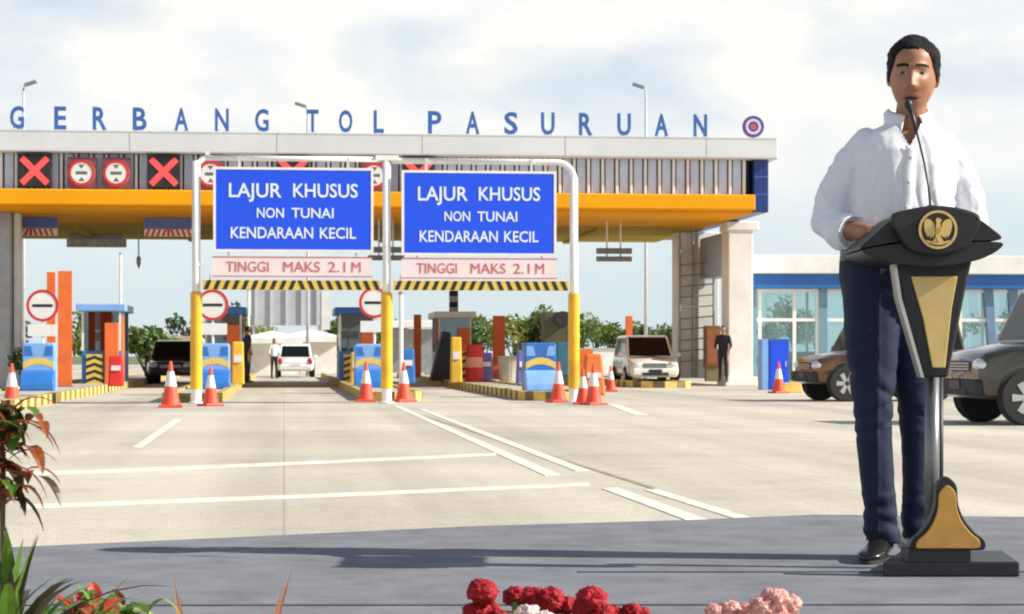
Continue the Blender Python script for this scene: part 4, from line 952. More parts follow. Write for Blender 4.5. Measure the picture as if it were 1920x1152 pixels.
mb.prism(EP([(-0.62,-0.52),(-0.3,-0.62),(0,-0.66),(0.3,-0.62),(0.62,-0.52),(0.58,-0.64),(0.3,-0.75),(0,-0.79),(-0.3,-0.75),(-0.58,-0.64)]), ye-0.013, ye-0.006)
mb.build('eagle', M_gold, eb)
mb = MB(); mb.prism(EP([(-0.11,0.10),(0.11,0.10),(0.11,-0.08),(0,-0.24),(-0.11,-0.08)]), ye-0.019, ye-0.016); mb.build('small_shield', M_gold2, eb)
YV = 6.66; yv = YV-PY
MB().prism(PP([(1676,486),(1820,486),(1812,520),(1774,708),(1730,708),(1688,560)], YV), yv-0.03, yv+0.03).build('column_panel', M_pod, pod, bevel=0.008)
MB().prism(PP([(1670,486),(1676,486),(1687,560),(1729,708),(1723,708),(1680,560)], YV), yv-0.036, yv+0.034).build('steel_edge', M_chrome, pod)
MB().prism(PP([(1704,519),(1791,519),(1780,580),(1768,690),(1744,690),(1727,600)], YV), yv-0.038, yv-0.0305).build('gold_inlay', M_gold, pod, bevel=0.003)
MB().tube([(0.038,0.02,0.03),(0.038,0.02,pdz(690,6.72))], 0.0235, 24).build('pole', mat('pole_steel', (0.20,0.20,0.20), 0.35, metal=0.6, var=0.1), pod, smooth=True)
MB().tube([(0.066,0.035,0.03),(0.066,0.035,pdz(690,6.72))], 0.011, 16).build('pole_dark_reflection', M_pod, pod, smooth=True)  # black tube added as the dark reflection down the pole's right side
YB = 6.50; yb = YB-PY
bell = [(1772,893),(1786,903),(1792,916),(1794,945),(1806,974),(1826,998),(1843,1012),(1844,1028),(1830,1031),(1774,1031),(1716,1031),(1703,1029),(1706,1014),(1726,996),(1742,972),(1751,945),(1753,916),(1759,903)]
MB().prism(PP(arc(bell,3), YB), yb-0.025, yb+0.025).build('foot_plate', M_pod, pod, bevel=0.006)
cxb, cyb = 1773, 970
inn = [(cxb+(x-cxb)*0.84, 968+(y-962)*0.86) for x, y in bell]
MB().prism(PP(arc(inn,3), YB), yb-0.033, yb-0.0255).build('foot_inlay', M_gold2, pod, bevel=0.003)
MB().b2(pdx(1700,YB), pdx(1816,YB), yb-0.03, yb+0.10, 0.046, pdz(1029,YB)).build('foot_block', M_pod, pod)
MB().flat([(pdx(1655,6.47), 6.47-PY), (pdx(1912,6.47), 6.47-PY), (pdx(1880,6.85), 0.15), (pdx(1690,6.85), 0.15)], 0.0, 0.046).build('base_plate', M_pod, pod, bevel=0.006)
# gooseneck microphone standing on the desk
mic = thing('microphone', 'thin black gooseneck microphone rising from podium to the speaker mouth', 'microphone', (PX+pdx(1745,6.68), 6.68, ZS+pdz(392,6.68)))
def mp_(px, py, Y): return (pdx(px,Y)-pdx(1745,6.68), Y-6.68, pdz(py,Y)-pdz(392,6.68))
MB().tube([mp_(1745,392,6.68), mp_(1741,350,6.69), mp_(1733,305,6.72), mp_(1724,268,6.76), mp_(1716,238,6.80)], 0.0038, 8).build('gooseneck', M_black, mic, smooth=True)
MB().tube([mp_(1718,245,6.79), mp_(1711,220,6.81), mp_(1704,200,6.83)], [0.0065,0.008,0.010], 12).build('microphone_body', M_black, mic, smooth=True)
MB().ell(mp_(1703,196,6.83), (0.0135,0.0135,0.016)).build('windshield', M_black, mic, smooth=True)
MB().lathe([(0.022,-0.006),(0.022,0.004),(0.008,0.012)]).build('mount', M_black, mic)

# ------------------------------------------------------------------ the speaker
MX, MY = 1.27, 7.06
def q(px, py, dy=0.0):
    Y = MY + dy; return Vector(((px-960)/F*Y - MX, dy, ZZ(py, Y) - ZS))
PXM = MY/F
M_skin = mat('skin', (0.33,0.150,0.082), 0.5, var=0.10, scale=14, bump=0.05, bscale=300)
M_lip = mat('lips', (0.30,0.10,0.075), 0.45); M_mouth = mat('mouth_dark', (0.03,0.012,0.012), 0.6)
M_eye = mat('eye_white_shaded', (0.26,0.21,0.19), 0.3); M_iris = mat('iris', (0.015,0.010,0.008), 0.2)  # eye whites darkened to carry the shadow over the eyes
M_hair = mat('black_hair', (0.007,0.006,0.006), 0.6, var=0.4, scale=60, bump=0.6, bscale=220, spec=0.2)
M_shirt = mat('white_shirt', (0.75,0.765,0.82), 0.8, var=0.03, bump=0.12, bscale=500, spec=0.2)
M_trous = mat('navy_cloth', (0.012,0.019,0.048), 0.75, var=0.2, scale=4, bump=0.2, bscale=500, spec=0.3)
M_shoe = mat('shoe_leather', (0.014,0.013,0.013), 0.25, var=0.2, coat=0.4)
M_sole = mat('shoe_sole', (0.02,0.018,0.016), 0.7)
M_belt = mat('belt_leather', (0.02,0.016,0.014), 0.4)
HA, HB, HCc = 0.0755, 0.098, 0.130
def gs(x, w): return exp(-(x/w)**2)
def headpt(d):
    x, y, z = HA*d.x, HB*d.y, HCc*d.z
    t = max(0.0, -z/HCc); f = max(0.0, -d.y)
    x *= 1 - 0.34*t**1.5; x *= 1 + 0.16*gs(z-0.088, 0.034); y *= 1 + 0.12*gs(z-0.090, 0.034); x *= 1 - 0.03*gs(z-0.035, 0.02); z *= 1 - 0.03*max(0, z/HCc)**3
    if y > 0: y *= 1 - 0.42*t
    else: y *= 1 - 0.10*t**3 + 0.03*gs(z+0.03,0.05)
    if y < 0 and abs(x) < 0.06: y -= 0.006*f*gs(x,0.045)*gs(z,0.08)
    ax = abs(x); fw = f**1.5; k = 0.0
    nz_ = 0.0
    if -0.046 < z < 0.028: nz_ = 0.026*((0.028-z)/0.058)**1.2 if z > -0.030 else 0.026*max(0, (z+0.046)/0.016)
    k += nz_*gs(x, 0.012 + 0.006*max(0, min(1, (0.0-z)/0.03)))
    k += 0.006*gs(z+0.031, 0.009)*gs(ax-0.014, 0.008)
    k += 0.008*gs(z-0.035, 0.009)*gs(ax-0.028, 0.026)
    k -= 0.014*gs(ax-0.031, 0.016)*gs(z-0.014, 0.012)
    k += 0.005*gs(ax-0.031, 0.012)*gs(z-0.014, 0.007)
    k += 0.006*gs(ax-0.044, 0.018)*gs(z+0.018, 0.020)
    k -= 0.005*gs(ax-0.040, 0.014)*gs(z+0.058, 0.022)
    k += 0.007*gs(x, 0.024)*(gs(z+0.061, 0.006)+gs(z+0.079, 0.007))
    k -= 0.010*gs(x, 0.019)*gs(z+0.070, 0.0045)
    k += 0.009*gs(x, 0.022)*gs(z+0.108, 0.014)
    return Vector((x, y - k*fw, z))
HM = Matrix.Translation(q(1712, 147, -0.045)) @ Matrix.Rotation(radians(-13), 4, 'Z') @ Matrix.Rotation(radians(3), 4, 'Y') @ Matrix.Rotation(radians(4), 4, 'X')
def head_grid(n, m, fn):
    vs = [fn(Vector((0,0,-1)))]; fs = []
    for j in range(1, m):
        a = -pi/2 + pi*j/m
        for k in range(n): b = 2*pi*k/n; vs.append(fn(Vector((cos(a)*sin(b), -cos(a)*cos(b), sin(a)))))
    vs.append(fn(Vector((0,0,1))))
    for k in range(n):
        fs.append((0, 1+(k+1)%n, 1+k)); fs.append((len(vs)-1, 1+(m-2)*n+k, 1+(m-2)*n+(k+1)%n))
    for j in range(m-2):
        for k in range(n): fs.append((1+j*n+k, 1+j*n+(k+1)%n, 1+(j+1)*n+(k+1)%n, 1+(j+1)*n+k))
    return vs, fs
body = MB()
vs, fs = head_grid(120, 110, headpt); body.add([HM @ p for p in vs], fs)
for s in (-1, 1):      # ears
    body.ell(HM @ Vector((s*0.0765, 0.012, 0.002)), (0.010,0.019,0.032), 14, 10, M=(HM.to_3x3() @ Matrix.Rotation(s*radians(18),3,'Z')))
nb = q(1704, 250, 0.01)
body.cap(HM @ Vector((0,0.028,-0.07)), nb + Vector((0,0.01,-0.02)), 0.049, 0.055)
body.ell(nb + Vector((0,0.02,-0.055)), (0.105,0.07,0.045))
TORSO = [(470,1672,86,0.095),(430,1682,90,0.100),(380,1690,94,0.105),(330,1694,98,0.108),(290,1694,96,0.10),(262,1698,80,0.085),(246,1702,50,0.06)]
body.loft([(*(q(cx,py)[:2]), q(cx,py).z, hw*PXM*0.74, hd*0.80) for py, cx, hw, hd in TORSO])
LSh, LEl, LWr = q(1628,286,0.01), q(1558,430,0.03), q(1628,436,-0.17)
RSh, REl, RWr = q(1768,290,0.01), q(1822,438,0.03), q(1800,440,-0.17)
for sh, el, wr_, md in ((LSh,LEl,LWr,q(1575,348,0.02)),(RSh,REl,RWr,q(1806,352,0.02))):
    body.cap(sh, md, 0.034, 0.029); body.cap(md, el, 0.029, 0.032); body.cap(el, wr_, 0.040, 0.027)
    d = (wr_-el).normalized()
def hand(mb, wr_, d, up, side):
    d = d.normalized(); up = (up - d*up.dot(d)).normalized(); sd_ = d.cross(up)*side
    pal = wr_ + d*0.05
    M_ = Matrix((d, sd_, up)).transposed()
    mb.ell(pal, (0.055,0.041,0.016), 16, 10, M=M_)
    mb.cap(wr_, pal, 0.025, 0.02)
    for i, (off, ln) in enumerate(((-0.033,0.062),(-0.011,0.075),(0.011,0.080),(0.033,0.070))):
        b = pal + d*0.040 + sd_*off
        dd = (d + sd_*off*3).normalized(); p1 = b + dd*ln*0.45 - up*0.004; p2 = p1 + (dd - up*0.5).normalized()*ln*0.32; p3 = p2 + (dd - up*1.0).normalized()*ln*0.25
        mb.cap(b, p1, 0.0092, 0.0086); mb.cap(p1, p2, 0.0086, 0.0078); mb.cap(p2, p3, 0.0078, 0.0066)
    b = pal - d*0.02 + sd_*0.034; p1 = b + (d*0.6+sd_*0.9-up*0.2).normalized()*0.035; p2 = p1 + (d*0.95+sd_*0.35-up*0.2).normalized()*0.032
    mb.cap(b, p1, 0.013, 0.0105); mb.cap(p1, p2, 0.0105, 0.0085)
hand(body, LWr, Vector((0.75,-0.62,-0.02)), Vector((0,0,1)), 1)
hand(body, RWr, Vector((-0.6,-0.75,0.0)), Vector((0,0,1)), -1)
LEGS = {'l': [(1018,1656,31,0.056),(900,1645,29,0.058),(820,1639,31,0.060),(740,1637,37,0.07),(640,1634,46,0.08),(560,1634,50,0.09),(505,1640,54,0.098)],
        'r': [(1014,1717,25,0.05),(900,1719,26,0.054),(820,1718,28,0.058),(740,1716,34,0.066),(640,1709,43,0.078),(560,1706,48,0.088),(505,1702,52,0.096)]}
LDY = {'l': -0.02, 'r': 0.05}
for k in 'lr':
    body.loft([(*(q(cx,py,LDY[k])[:2]), q(cx,py,LDY[k]).z, hw*PXM*0.72, hd*0.72) for py, cx, hw, hd in LEGS[k]])
body.loft([(*(q(cx,py)[:2]), q(cx,py).z, hw*PXM*0.9, hd*0.9) for py, cx, hw, hd in ((560,1668,84,0.10),(500,1668,88,0.105),(460,1674,84,0.1))])
for k, fx in (('l',1650),('r',1712)):
    p = q(fx, 1040, LDY[k]); p.z = 0; body.cap(p+Vector((0,0,0.045)), p+Vector((-0.02 if k == 'l' else 0.01,-0.06,0.028)), 0.025, 0.014); body.cap(p+Vector((0,0,0.05)), q(fx,960,LDY[k]), 0.03, 0.035)
me = remesh(body, 0.0036, 2)
for m in (M_skin, M_lip, M_mouth, M_eye, M_iris, M_hair): me.materials.append(m)
HI = HM.inverted()
for p in me.polygons:
    c = HI @ p.center
    if c.y > -0.055 or abs(c.x) > 0.065 or abs(c.z) > 0.125: continue
    ax = abs(c.x); mi = 0
    if ((ax-0.031)/0.0155)**2 + ((c.z-0.013)/0.0056)**2 < 1: mi = 4 if abs(ax-0.031) < 0.0072 or c.z > 0.0155 else 3
    elif 0.010 < ax < 0.052 and abs(c.z - (0.0345 + 0.004*sin(pi*(ax-0.010)/0.042) - 0.05*max(0, ax-0.04))) < 0.0048: mi = 5
    elif (c.x/0.020)**2 + ((c.z+0.070)/0.0065)**2 < 1: mi = 2
    elif (c.x/0.026)**2 + ((c.z+0.070)/0.0150)**2 < 1: mi = 1
    p.material_index = mi
man = link('person', me, None, loc=(MX, MY, ZS))
tag(man, 'man in white long sleeved shirt and navy trousers speaking at the podium', 'person')
# hair: the skull surface again, lifted where hair grows
def hairpt(d):
    p = headpt(d); az = abs(math.atan2(d.x, -d.y)); a = math.degrees(az)
    pts = [(0,0.090),(22,0.090),(36,0.086),(50,0.066),(60,0.040),(76,0.000),(90,-0.022),(100,0.000),(112,-0.035),(140,-0.062),(180,-0.070)]
    for (a0,h0),(a1,h1) in zip(pts, pts[1:]):
        if a0 <= a <= a1: hl = h0+(h1-h0)*(a-a0)/(a1-a0); break
    hl += 0.006*noise.noise(Vector((p.x*90, p.y*90, 3.1))) + 0.004*noise.noise(Vector((p.x*260, p.y*260, 7.7))); f = max(0, min(1, (p.z-hl)/0.016+0.5)); f = f*f*(3-2*f); nn = Vector((p.x/HA**2, p.y/HB**2, p.z/HCc**2)).normalized()
    w = 0.0045 + 0.011*max(0, min(1, (p.z-hl)/0.05)) + 0.003*gs(d.x+0.3, 0.4)*max(0, d.z) + 0.003*noise.noise(Vector((p.x*30, p.y*18, p.z*60))) + 0.002*noise.noise(Vector((p.x*110, p.y*40, p.z*110)))
    return p + nn*(-0.008 + f*(w+0.008))
mb = MB(); vs, fs = head_grid(120, 90, hairpt); mb.add([HM @ p for p in vs], fs); mb.build('hair', M_hair, man, smooth=True)
def wrinkle(me, fn):
    me.calc_loop_triangles() if hasattr(me, 'calc_loop_triangles') else None
    ns = [v.normal.copy() for v in me.vertices]
    for v, nn in zip(me.vertices, ns): v.co += nn*fn(v.co)
    me.update()
# shirt
sh = MB()
SH = [(492,1670,88,0.112),(470,1674,93,0.120),(440,1682,99,0.126),(400,1689,98,0.128),(350,1694,97,0.126),(310,1694,97,0.120),(284,1694,99,0.108),(262,1697,90,0.092),(248,1701,72,0.080),(236,1704,50,0.070)]
sh.loft([(*(q(cx,py)[:2]), q(cx,py).z, hw*PXM, hd) for py, cx, hw, hd in SH], 36, pw=2.3)
def sleeve(sh_, pts, rs):
    for (a, b), (r0, r1) in zip(zip(pts, pts[1:]), zip(rs, rs[1:])): sh_.cap(a, b, r0, r1, 20)
sleeve(sh, [q(1622,268,0.005), q(1589,312,0.015), q(1560,370,0.03), q(1552,418,0.03), q(1578,434,-0.03)], [0.047,0.051,0.054,0.056,0.053])
sh.tube([q(1574,431,-0.02), q(1594,436,-0.075)], [0.062,0.060], 24)
sleeve(sh, [q(1772,274,0.005), q(1795,316,0.015), q(1815,370,0.03), q(1822,425,0.03), q(1806,438,-0.05)], [0.047,0.051,0.054,0.054,0.050])
me = remesh(sh, 0.005, 8)
def shw(c):
    k = 0.0045*noise.noise(Vector((c.x*14+c.z*9, c.y*10, c.z*7))) + 0.003*noise.noise(Vector((c.x*34-c.z*22, c.y*20, c.z*14)))
    if c.x < -0.13 or c.x > 0.16: k += 0.005*noise.noise(Vector((c.x*20, c.y*20, c.z*38+c.x*30)))
    low = max(0, min(1, (1.25-c.z)/0.2)); k += low*0.006*noise.noise(Vector((c.x*38, c.y*12, c.z*5)))
    r_ = noise.noise(Vector((c.x*13+c.z*5, c.y*10, c.z*3.5+2))); k += 0.004*(1-min(1,abs(r_)*4))
    for (x0_, sl, zc_, wd) in ((-0.075,0.25,1.22,0.009),(-0.03,0.12,1.14,0.008),(0.055,-0.10,1.16,0.008),(0.10,-0.22,1.20,0.009),(-0.105,0.05,1.10,0.008)):
        d_ = c.x - x0_ - sl*(c.z-zc_) - 0.006*sin(c.z*30); k -= 0.0055*gs(d_, wd)*gs(c.z-zc_, 0.13)*(1 if c.y < 0 else 0)
    for (zc_, sl) in ((1.36,0.7),(1.27,0.8),(1.18,0.6),(1.11,0.4)):
        d_ = c.z - zc_ - sl*(abs(c.x+0.0)-0.17); k -= 0.004*gs(d_, 0.009)*(1 if abs(c.x) > 0.10 else 0)
    return k*0.75
wrinkle(me, shw)
bm = bmesh.new(); bm.from_mesh(me); vn = q(1706, 238, -0.1); rem = []
for f in bm.faces:
    c = f.calc_center_median()
    if c.y < -0.02 and c.z > vn.z-0.065 and abs(c.x-vn.x) < 0.034*(c.z-(vn.z-0.065))/0.065+0.001: rem.append(f)
bmesh.ops.delete(bm, geom=rem, context='FACES'); bm.to_mesh(me); bm.free()
me.materials.append(M_shirt); shirt = link('shirt', me, man)
# collar: two folded flaps meeting at the open neck
n = 30
for s_ in (-1, 1):
    mb = MB(); vs = []
    for i in range(n+1):
        a = radians(15 + 168*i/n); ca, sa = cos(a), sin(a); f = max(0, ca)
        up_ = nb + Vector((s_*sa*0.064, -ca*0.063+0.012, 0.082 - 0.026*f))
        dn = nb + Vector((s_*(sa*0.084+0.020*f**2), -ca*0.094+0.014, 0.022 - 0.034*f**2.5))
        for t in (0, 0.12, 0.35, 0.7, 1.0):
            p = up_*(1-t) + dn*t + Vector((s_*sa*0.010, -ca*0.010, 0.006))*sin(pi*min(1, t*1.6)); vs.append(p)
        vs.append(up_ + Vector((-s_*sa*0.004, ca*0.004, -0.028)))
    fs = []
    for i in range(n):
        a, b = 6*i, 6*(i+1)
        for j in range(4): fs.append((a+j, b+j, b+j+1, a+j+1))
        fs.append((a, a+5, b+5, b))
    mb.add(vs, fs); o = mb.build('collar', M_shirt, man, smooth=True); o.modifiers.new('t', 'SOLIDIFY').thickness = 0.003
# placket and buttons
mb = MB(); bt = MB()
def front(px, py):            # a point on the shirt's front
    p = q(px, py, -0.135); return p
dg = bpy.context.evaluated_depsgraph_get()
from mathutils.bvhtree import BVHTree
bv = BVHTree.FromPolygons([v.co.copy() for v in me.vertices], [tuple(p.vertices) for p in me.polygons])
def hit(x, z):
    r = bv.ray_cast(Vector((x,-1,z)), Vector((0,1,0))); return r[0] if r[0] else Vector((x,-0.12,z))
zz0, zz1 = vn.z-0.062, q(1680,478).z; nseg = 26; cl = []
for i in range(nseg+1):
    t = i/nseg; z = zz0+(zz1-zz0)*t; xc = vn.x + (q(1680,478).x-vn.x)*t + 0.003*sin(i*0.7)
    cl.append((xc, z, min(hit(xc+dx, z).y for dx in (-0.016,0,0.016))))
ys_ = [sum(c[2] for c in cl[max(0,i-2):i+3])/len(cl[max(0,i-2):i+3]) - 0.005 for i in range(nseg+1)]
vs = []; fs = []
for i, (xc, z, _) in enumerate(cl):
    vs += [(xc-0.017, ys_[i]+0.003, z), (xc-0.014, ys_[i], z), (xc+0.014, ys_[i], z), (xc+0.017, ys_[i]+0.003, z)]
    if i: fs += [(4*i-4+j, 4*i-3+j, 4*i+1+j, 4*i+j) for j in range(3)]
    if i % 6 == 3: bt.ell((xc, ys_[i]-0.002, z), (0.0055,0.002,0.0055), 10, 6)
mb.add(vs, fs)
o = mb.build('placket', M_shirt, man, smooth=True); o.modifiers.new('t','SOLIDIFY').thickness = 0.002
bt.build('button', mat('button_pearl', (0.6,0.6,0.58), 0.3), man)
# rolled cuff, pocket
cu = MB(); cu.tube([q(1586,434,-0.045), q(1601,437,-0.095)], [0.061,0.058], 24, cap=False); o = cu.build('rolled_cuff', M_shirt, man, smooth=True); o.modifiers.new('t','SOLIDIFY').thickness = 0.006
# trousers
tr = MB()
for k in 'lr':
    tr.loft([(*(q(cx,py,LDY[k])[:2]), q(cx,py,LDY[k]).z, hw*PXM*(1.08 if k == 'l' else 1.05), hd*1.05) for py, cx, hw, hd in LEGS[k]], 28, pw=2.2)
tr.loft([(*(q(cx,py)[:2]), q(cx,py).z, hw*PXM, hd) for py, cx, hw, hd in ((585,1664,70,0.10),(560,1664,84,0.116),(520,1666,92,0.122),(490,1668,93,0.118),(470,1671,92,0.113))], 36, pw=2.4)
me = remesh(tr, 0.007, 3)
def trw(c):
    k = 0.003*noise.noise(Vector((c.x*9+c.z*5, c.y*9, c.z*4))) + 0.0025*noise.noise(Vector((c.x*24+c.z*18, c.y*18, c.z*9)))
    if c.z < 0.22: k += 0.009*noise.noise(Vector((c.x*12, c.y*12, c.z*26)))
    k += 0.004*gs(c.x-(-0.075+0.03*(0.8-c.z)*0), 0.006)*(1 if c.y < 0 else 0)
    for zc_, sl in ((0.50,0.5),(0.56,-0.6),(0.44,0.4),(0.10,0.6),(0.14,-0.5),(0.72,1.1),(0.78,0.9)): k -= 0.004*gs(c.z-zc_-sl*(c.x+0.06), 0.010)
    if 0.42 < c.z < 0.62: k += 0.004*noise.noise(Vector((c.x*14, c.y*14, c.z*30)))
    return k
wrinkle(me, trw); me.materials.append(M_trous); link('trousers', me, man)
mb = MB(); cw = q(1670,480); mb.loft([(cw.x,0,cw.z-0.018,93*PXM+0.003,0.120),(cw.x,0,cw.z+0.018,92*PXM+0.003,0.120)], 40, pw=2.4); mb.build('belt', M_belt, man)
MB().b2(cw.x-0.022, cw.x+0.022, -0.128, -0.118, cw.z-0.020, cw.z+0.020).build('belt_buckle', M_chrome, man, bevel=0.003)
for k, fx, ang in (('l',1650,-22),('r',1712,12)):
    p = q(fx, 1040, LDY[k]); p.z = 0; R_ = Matrix.Rotation(radians(ang), 4, 'Z'); T = Matrix.Translation(p) @ R_
    mb = MB()
    rings = [(0.055,0.045,0.036,0.085),(0.03,0.05,0.040,0.088),(-0.02,0.05,0.041,0.085),(-0.07,0.05,0.044,0.066),(-0.12,0.045,0.047,0.052),(-0.16,0.04,0.044,0.044),(-0.19,0.036,0.032,0.036),(-0.205,0.034,0.012,0.026)]
    vs = []; n = 20
    for (y, zc, hw, top) in rings:
        for j in range(n):
            a = 2*pi*j/n; z = 0.012 + (top-0.012)*(0.5+0.5*sin(a)); vs.append(T @ Vector((hw*cos(a), y, z)))
    fs = [(i*n+j, i*n+(j+1)%n, (i+1)*n+(j+1)%n, (i+1)*n+j) for i in range(len(rings)-1) for j in range(n)] + [tuple(range(n)), tuple((len(rings)-1)*n+j for j in range(n))]
    mb.add(vs, fs); o = mb.build('shoe', M_shoe, man, smooth=True)
    ol = [(0.04*cos(a)*(1.1 if sin(a) < 0 else 1), -0.07 + (0.14 if sin(a) < 0 else 0.13)*sin(a)) for a in [2*pi*j/24 for j in range(24)]]
    mb = MB(); mb.flat([tuple((T @ Vector((x, y, 0)))[:2]) for x, y in ol], 0.001, 0.013); mb.build('sole', M_sole, o)

# ------------------------------------------------------------------ people in the distance
def small_person(loc, rz, h, top, legs, lb, lean=0.0, arms=(0.2, 0.2), hairc=None):
    s = h/1.72; mb = MB(); V = lambda x,y,z: Vector((x*s, y*s + lean*z*s, z*s))
    mb.ell(V(0,-0.01,1.60), (0.078*s,0.095*s,0.122*s)); mb.ell(V(0,-0.105,1.585), (0.014*s,0.018*s,0.02*s)); mb.cap(V(0,0.01,1.50), V(0,0.01,1.40), 0.055*s, 0.06*s)
    mb.loft([(0,V(0,0,z).y,z*s,w*s,d*s) for z,w,d in ((0.86,0.16,0.11),(0.98,0.165,0.11),(1.1,0.155,0.105),(1.3,0.19,0.115),(1.40,0.17,0.10),(1.45,0.08,0.07))], 20)
    for sx, a in ((-1,arms[0]),(1,arms[1])):
        e, w = V(sx*0.25,0.02-a*0.05,1.12), V(sx*(0.25-0.12*a),-0.02-a*0.28,0.90+a*0.2)
        mb.cap(V(sx*0.185,0,1.37), e, 0.055*s, 0.045*s, 10); mb.cap(e, w, 0.044*s, 0.032*s, 10); mb.ell(w+V(0,-0.02,-0.05)-V(0,0,0), (0.03*s,0.035*s,0.055*s), 10, 8)
        mb.cap(V(sx*0.09,0,0.88), V(sx*0.10,0.0,0.48), 0.088*s, 0.062*s, 12); mb.cap(V(sx*0.10,0,0.48), V(sx*0.11,0.02,0.08), 0.06*s, 0.045*s, 12)
        mb.cap(V(sx*0.11,0.02,0.04), V(sx*0.12,-0.13,0.03), 0.042*s, 0.034*s, 10)
    me = remesh(mb, 0.02*s, 2)
    for m in (M_skin, top, legs, M_hair, M_shoe): me.materials.append(m)
    for p in me.polygons:
        c = p.center/s; cy = c.y - lean*c.z
        if c.z > 1.66 or (c.z > 1.56 and cy > 0.0): mi = 3
        elif c.z > 1.44: mi = 0
        elif abs(c.x) > 0.16 and c.z < 1.06 and c.z > 0.6: mi = 0
        elif c.z > 0.95: mi = 1
        elif c.z > 0.085: mi = 2
        else: mi = 4
        p.material_index = mi
    o = link('person', me, None, loc=loc, rz=rz); tag(o, lb, 'person')
M_khaki = mat('khaki_cloth', (0.36,0.18,0.07), 0.8); M_drk = mat('dark_cloth', (0.015,0.015,0.018), 0.8); M_vest = mat('orange_vest', (0.75,0.20,0.05), 0.7); M_wsh = mat('pale_shirt', (0.65,0.66,0.68), 0.8)
small_person((wx(514,90), 90, 0.006), 0.6, 1.70, M_wsh, M_drk, 'distant person in pale shirt and black trousers left of the white car', arms=(0.2,0.7))
small_person((wx(464,64), 64, 0.156), 2.0, 1.70, M_drk, M_drk, 'distant person all in black beside the booth at the left gantry post', arms=(0.1,0.4))
small_person((wx(1356,64.2), 64.2, 0.156), -0.5, 1.72, M_drk, M_drk, 'person in black leaning by the white ladder pillar', arms=(0.5,0.2))
bx = thing('brown_cabinet', 'tall brown service cabinet standing between the ladder and the person in black', 'cabinet', (wx(1337,67), 67, 0.156), TH)
MB().b2(-0.24, 0.24, 0, 0.4, 0.45, 1.75).build('cabinet_body', mat('cabinet_brown', (0.16,0.07,0.025), 0.6, var=0.3, scale=4), bx, bevel=0.02)
MB().b2(-0.20, 0.20, 0.05, 0.35, 0.0, 0.45).build('plinth', mat('plinth_olive', (0.16,0.15,0.07), 0.7), bx)
MB().b2(-0.19, 0.19, -0.012, 0.0, 0.55, 1.65).build('door', mat('cabinet_rust', (0.24,0.085,0.03), 0.6, var=0.3, scale=5), bx); MB().b2(0.12,0.15,-0.03,-0.012,1.0,1.15).build('handle', M_galv, bx)

# ------------------------------------------------------------------ foreground flowers
M_pot = mat('pot_plastic', (0.10,0.05,0.035), 0.6, var=0.2); M_potsoil = mat('pot_soil', (0.05,0.035,0.025), 0.95)
LG = leafmat('garden_leaf', (0.03,0.09,0.012), (0.13,0.27,0.03), 0.4, 9); LY = leafmat('lime_leaf', (0.16,0.26,0.02), (0.42,0.50,0.06), 0.45, 12)
LR = leafmat('croton_leaf', (0.07,0.04,0.012), (0.42,0.11,0.035), 0.4, 14); LD = leafmat('croton_dark', (0.015,0.018,0.010), (0.07,0.06,0.025), 0.4, 14)
LP = leafmat('pink_stem', (0.45,0.14,0.08), (0.62,0.28,0.20), 0.5, 12); LB = leafmat('bract_red', (0.30,0.015,0.012), (0.62,0.05,0.03), 0.5, 20)
M_stem = mat('green_stem', (0.10,0.17,0.04), 0.6, var=0.25)
def bloom_mat(name, a, b): return leafmat(name, a, b, 0.7, 45)
M_celr = bloom_mat('celosia_red', (0.18,0.003,0.008), (0.52,0.014,0.026)); M_celp = bloom_mat('celosia_pink', (0.62,0.22,0.22), (0.82,0.52,0.46)); M_wht = bloom_mat('petal_blush', (0.72,0.45,0.46), (0.85,0.70,0.70))
def pot(t, r=0.11, h=0.22):
    MB().lathe([(r*0.72,0),(r,h*0.9),(r*1.08,h*0.9),(r*1.08,h),(r*0.94,h),(r*0.92,h*0.93)], n=24).build('pot', M_pot, t)
    MB().lathe([(r*0.9,h*0.88),(r*0.9,h*0.92)], n=24).build('soil', M_potsoil, t)
def bloom(mb, c, r, rng, fl=0.8):
    c = Vector(c); n, m = 84, 52; vs = []; fs = []; o1 = Vector((rng.random()*9, rng.random()*9, rng.random()*9))
    for j in range(m+1):
        a = -pi/2+pi*j/m
        for k in range(n):
            b = 2*pi*k/n; d = Vector((cos(a)*cos(b), cos(a)*sin(b), sin(a)))
            g = 1 + 0.28*noise.noise(d*2.2+o1) + 0.22*abs(noise.noise(d*6+o1)) + 0.16*noise.noise(d*13+o1) + 0.13*abs(noise.noise(d*24+o1))
            vs.append(c + Vector((d.x*r, d.y*r, d.z*r*fl))*g)
    for j in range(m):
        for k in range(n): fs.append((j*n+k, j*n+(k+1)%n, (j+1)*n+(k+1)%n, (j+1)*n+k))
    mb.add(vs, fs)
def celosia(px, py, Y, r, lb, mt, extra=(), seed=1, group='red cockscomb flowers at the front'):
    rng = random.Random(seed); X, z = wx(px,Y), ZZ(py,Y)
    t = thing('cockscomb_plant', lb, 'flower', (X, Y, 0), 0, group); pot(t, 0.10, 0.2)
    for (dx, dz, rr) in ((0,0,r),)+tuple(extra):
        mb = MB(); bloom(mb, (dx, rng.uniform(-0.02,0.02), z+dz), rr, rng); mb.build('flower_head', mt, t, smooth=True)
        MB().tube([(dx*0.2,0,0.17),(dx*0.6,0.01,z*0.6),(dx,0,z+dz-rr*0.4)], [0.009,0.007,0.006], 8).build('stem', M_stem, t)
    mb = MB(); mb.fixn = False
    for k in range(26):
        a = k*2.4; zz = rng.uniform(0.2, z-0.06); e = rng.uniform(-0.1,0.7)
        mb.leaf((0,0,zz), (cos(a)*cos(e), sin(a)*cos(e), sin(e)), (0,0,1), rng.uniform(0.07,0.13), 0.018, 0.5)
    mb.build('foliage', LG, t)
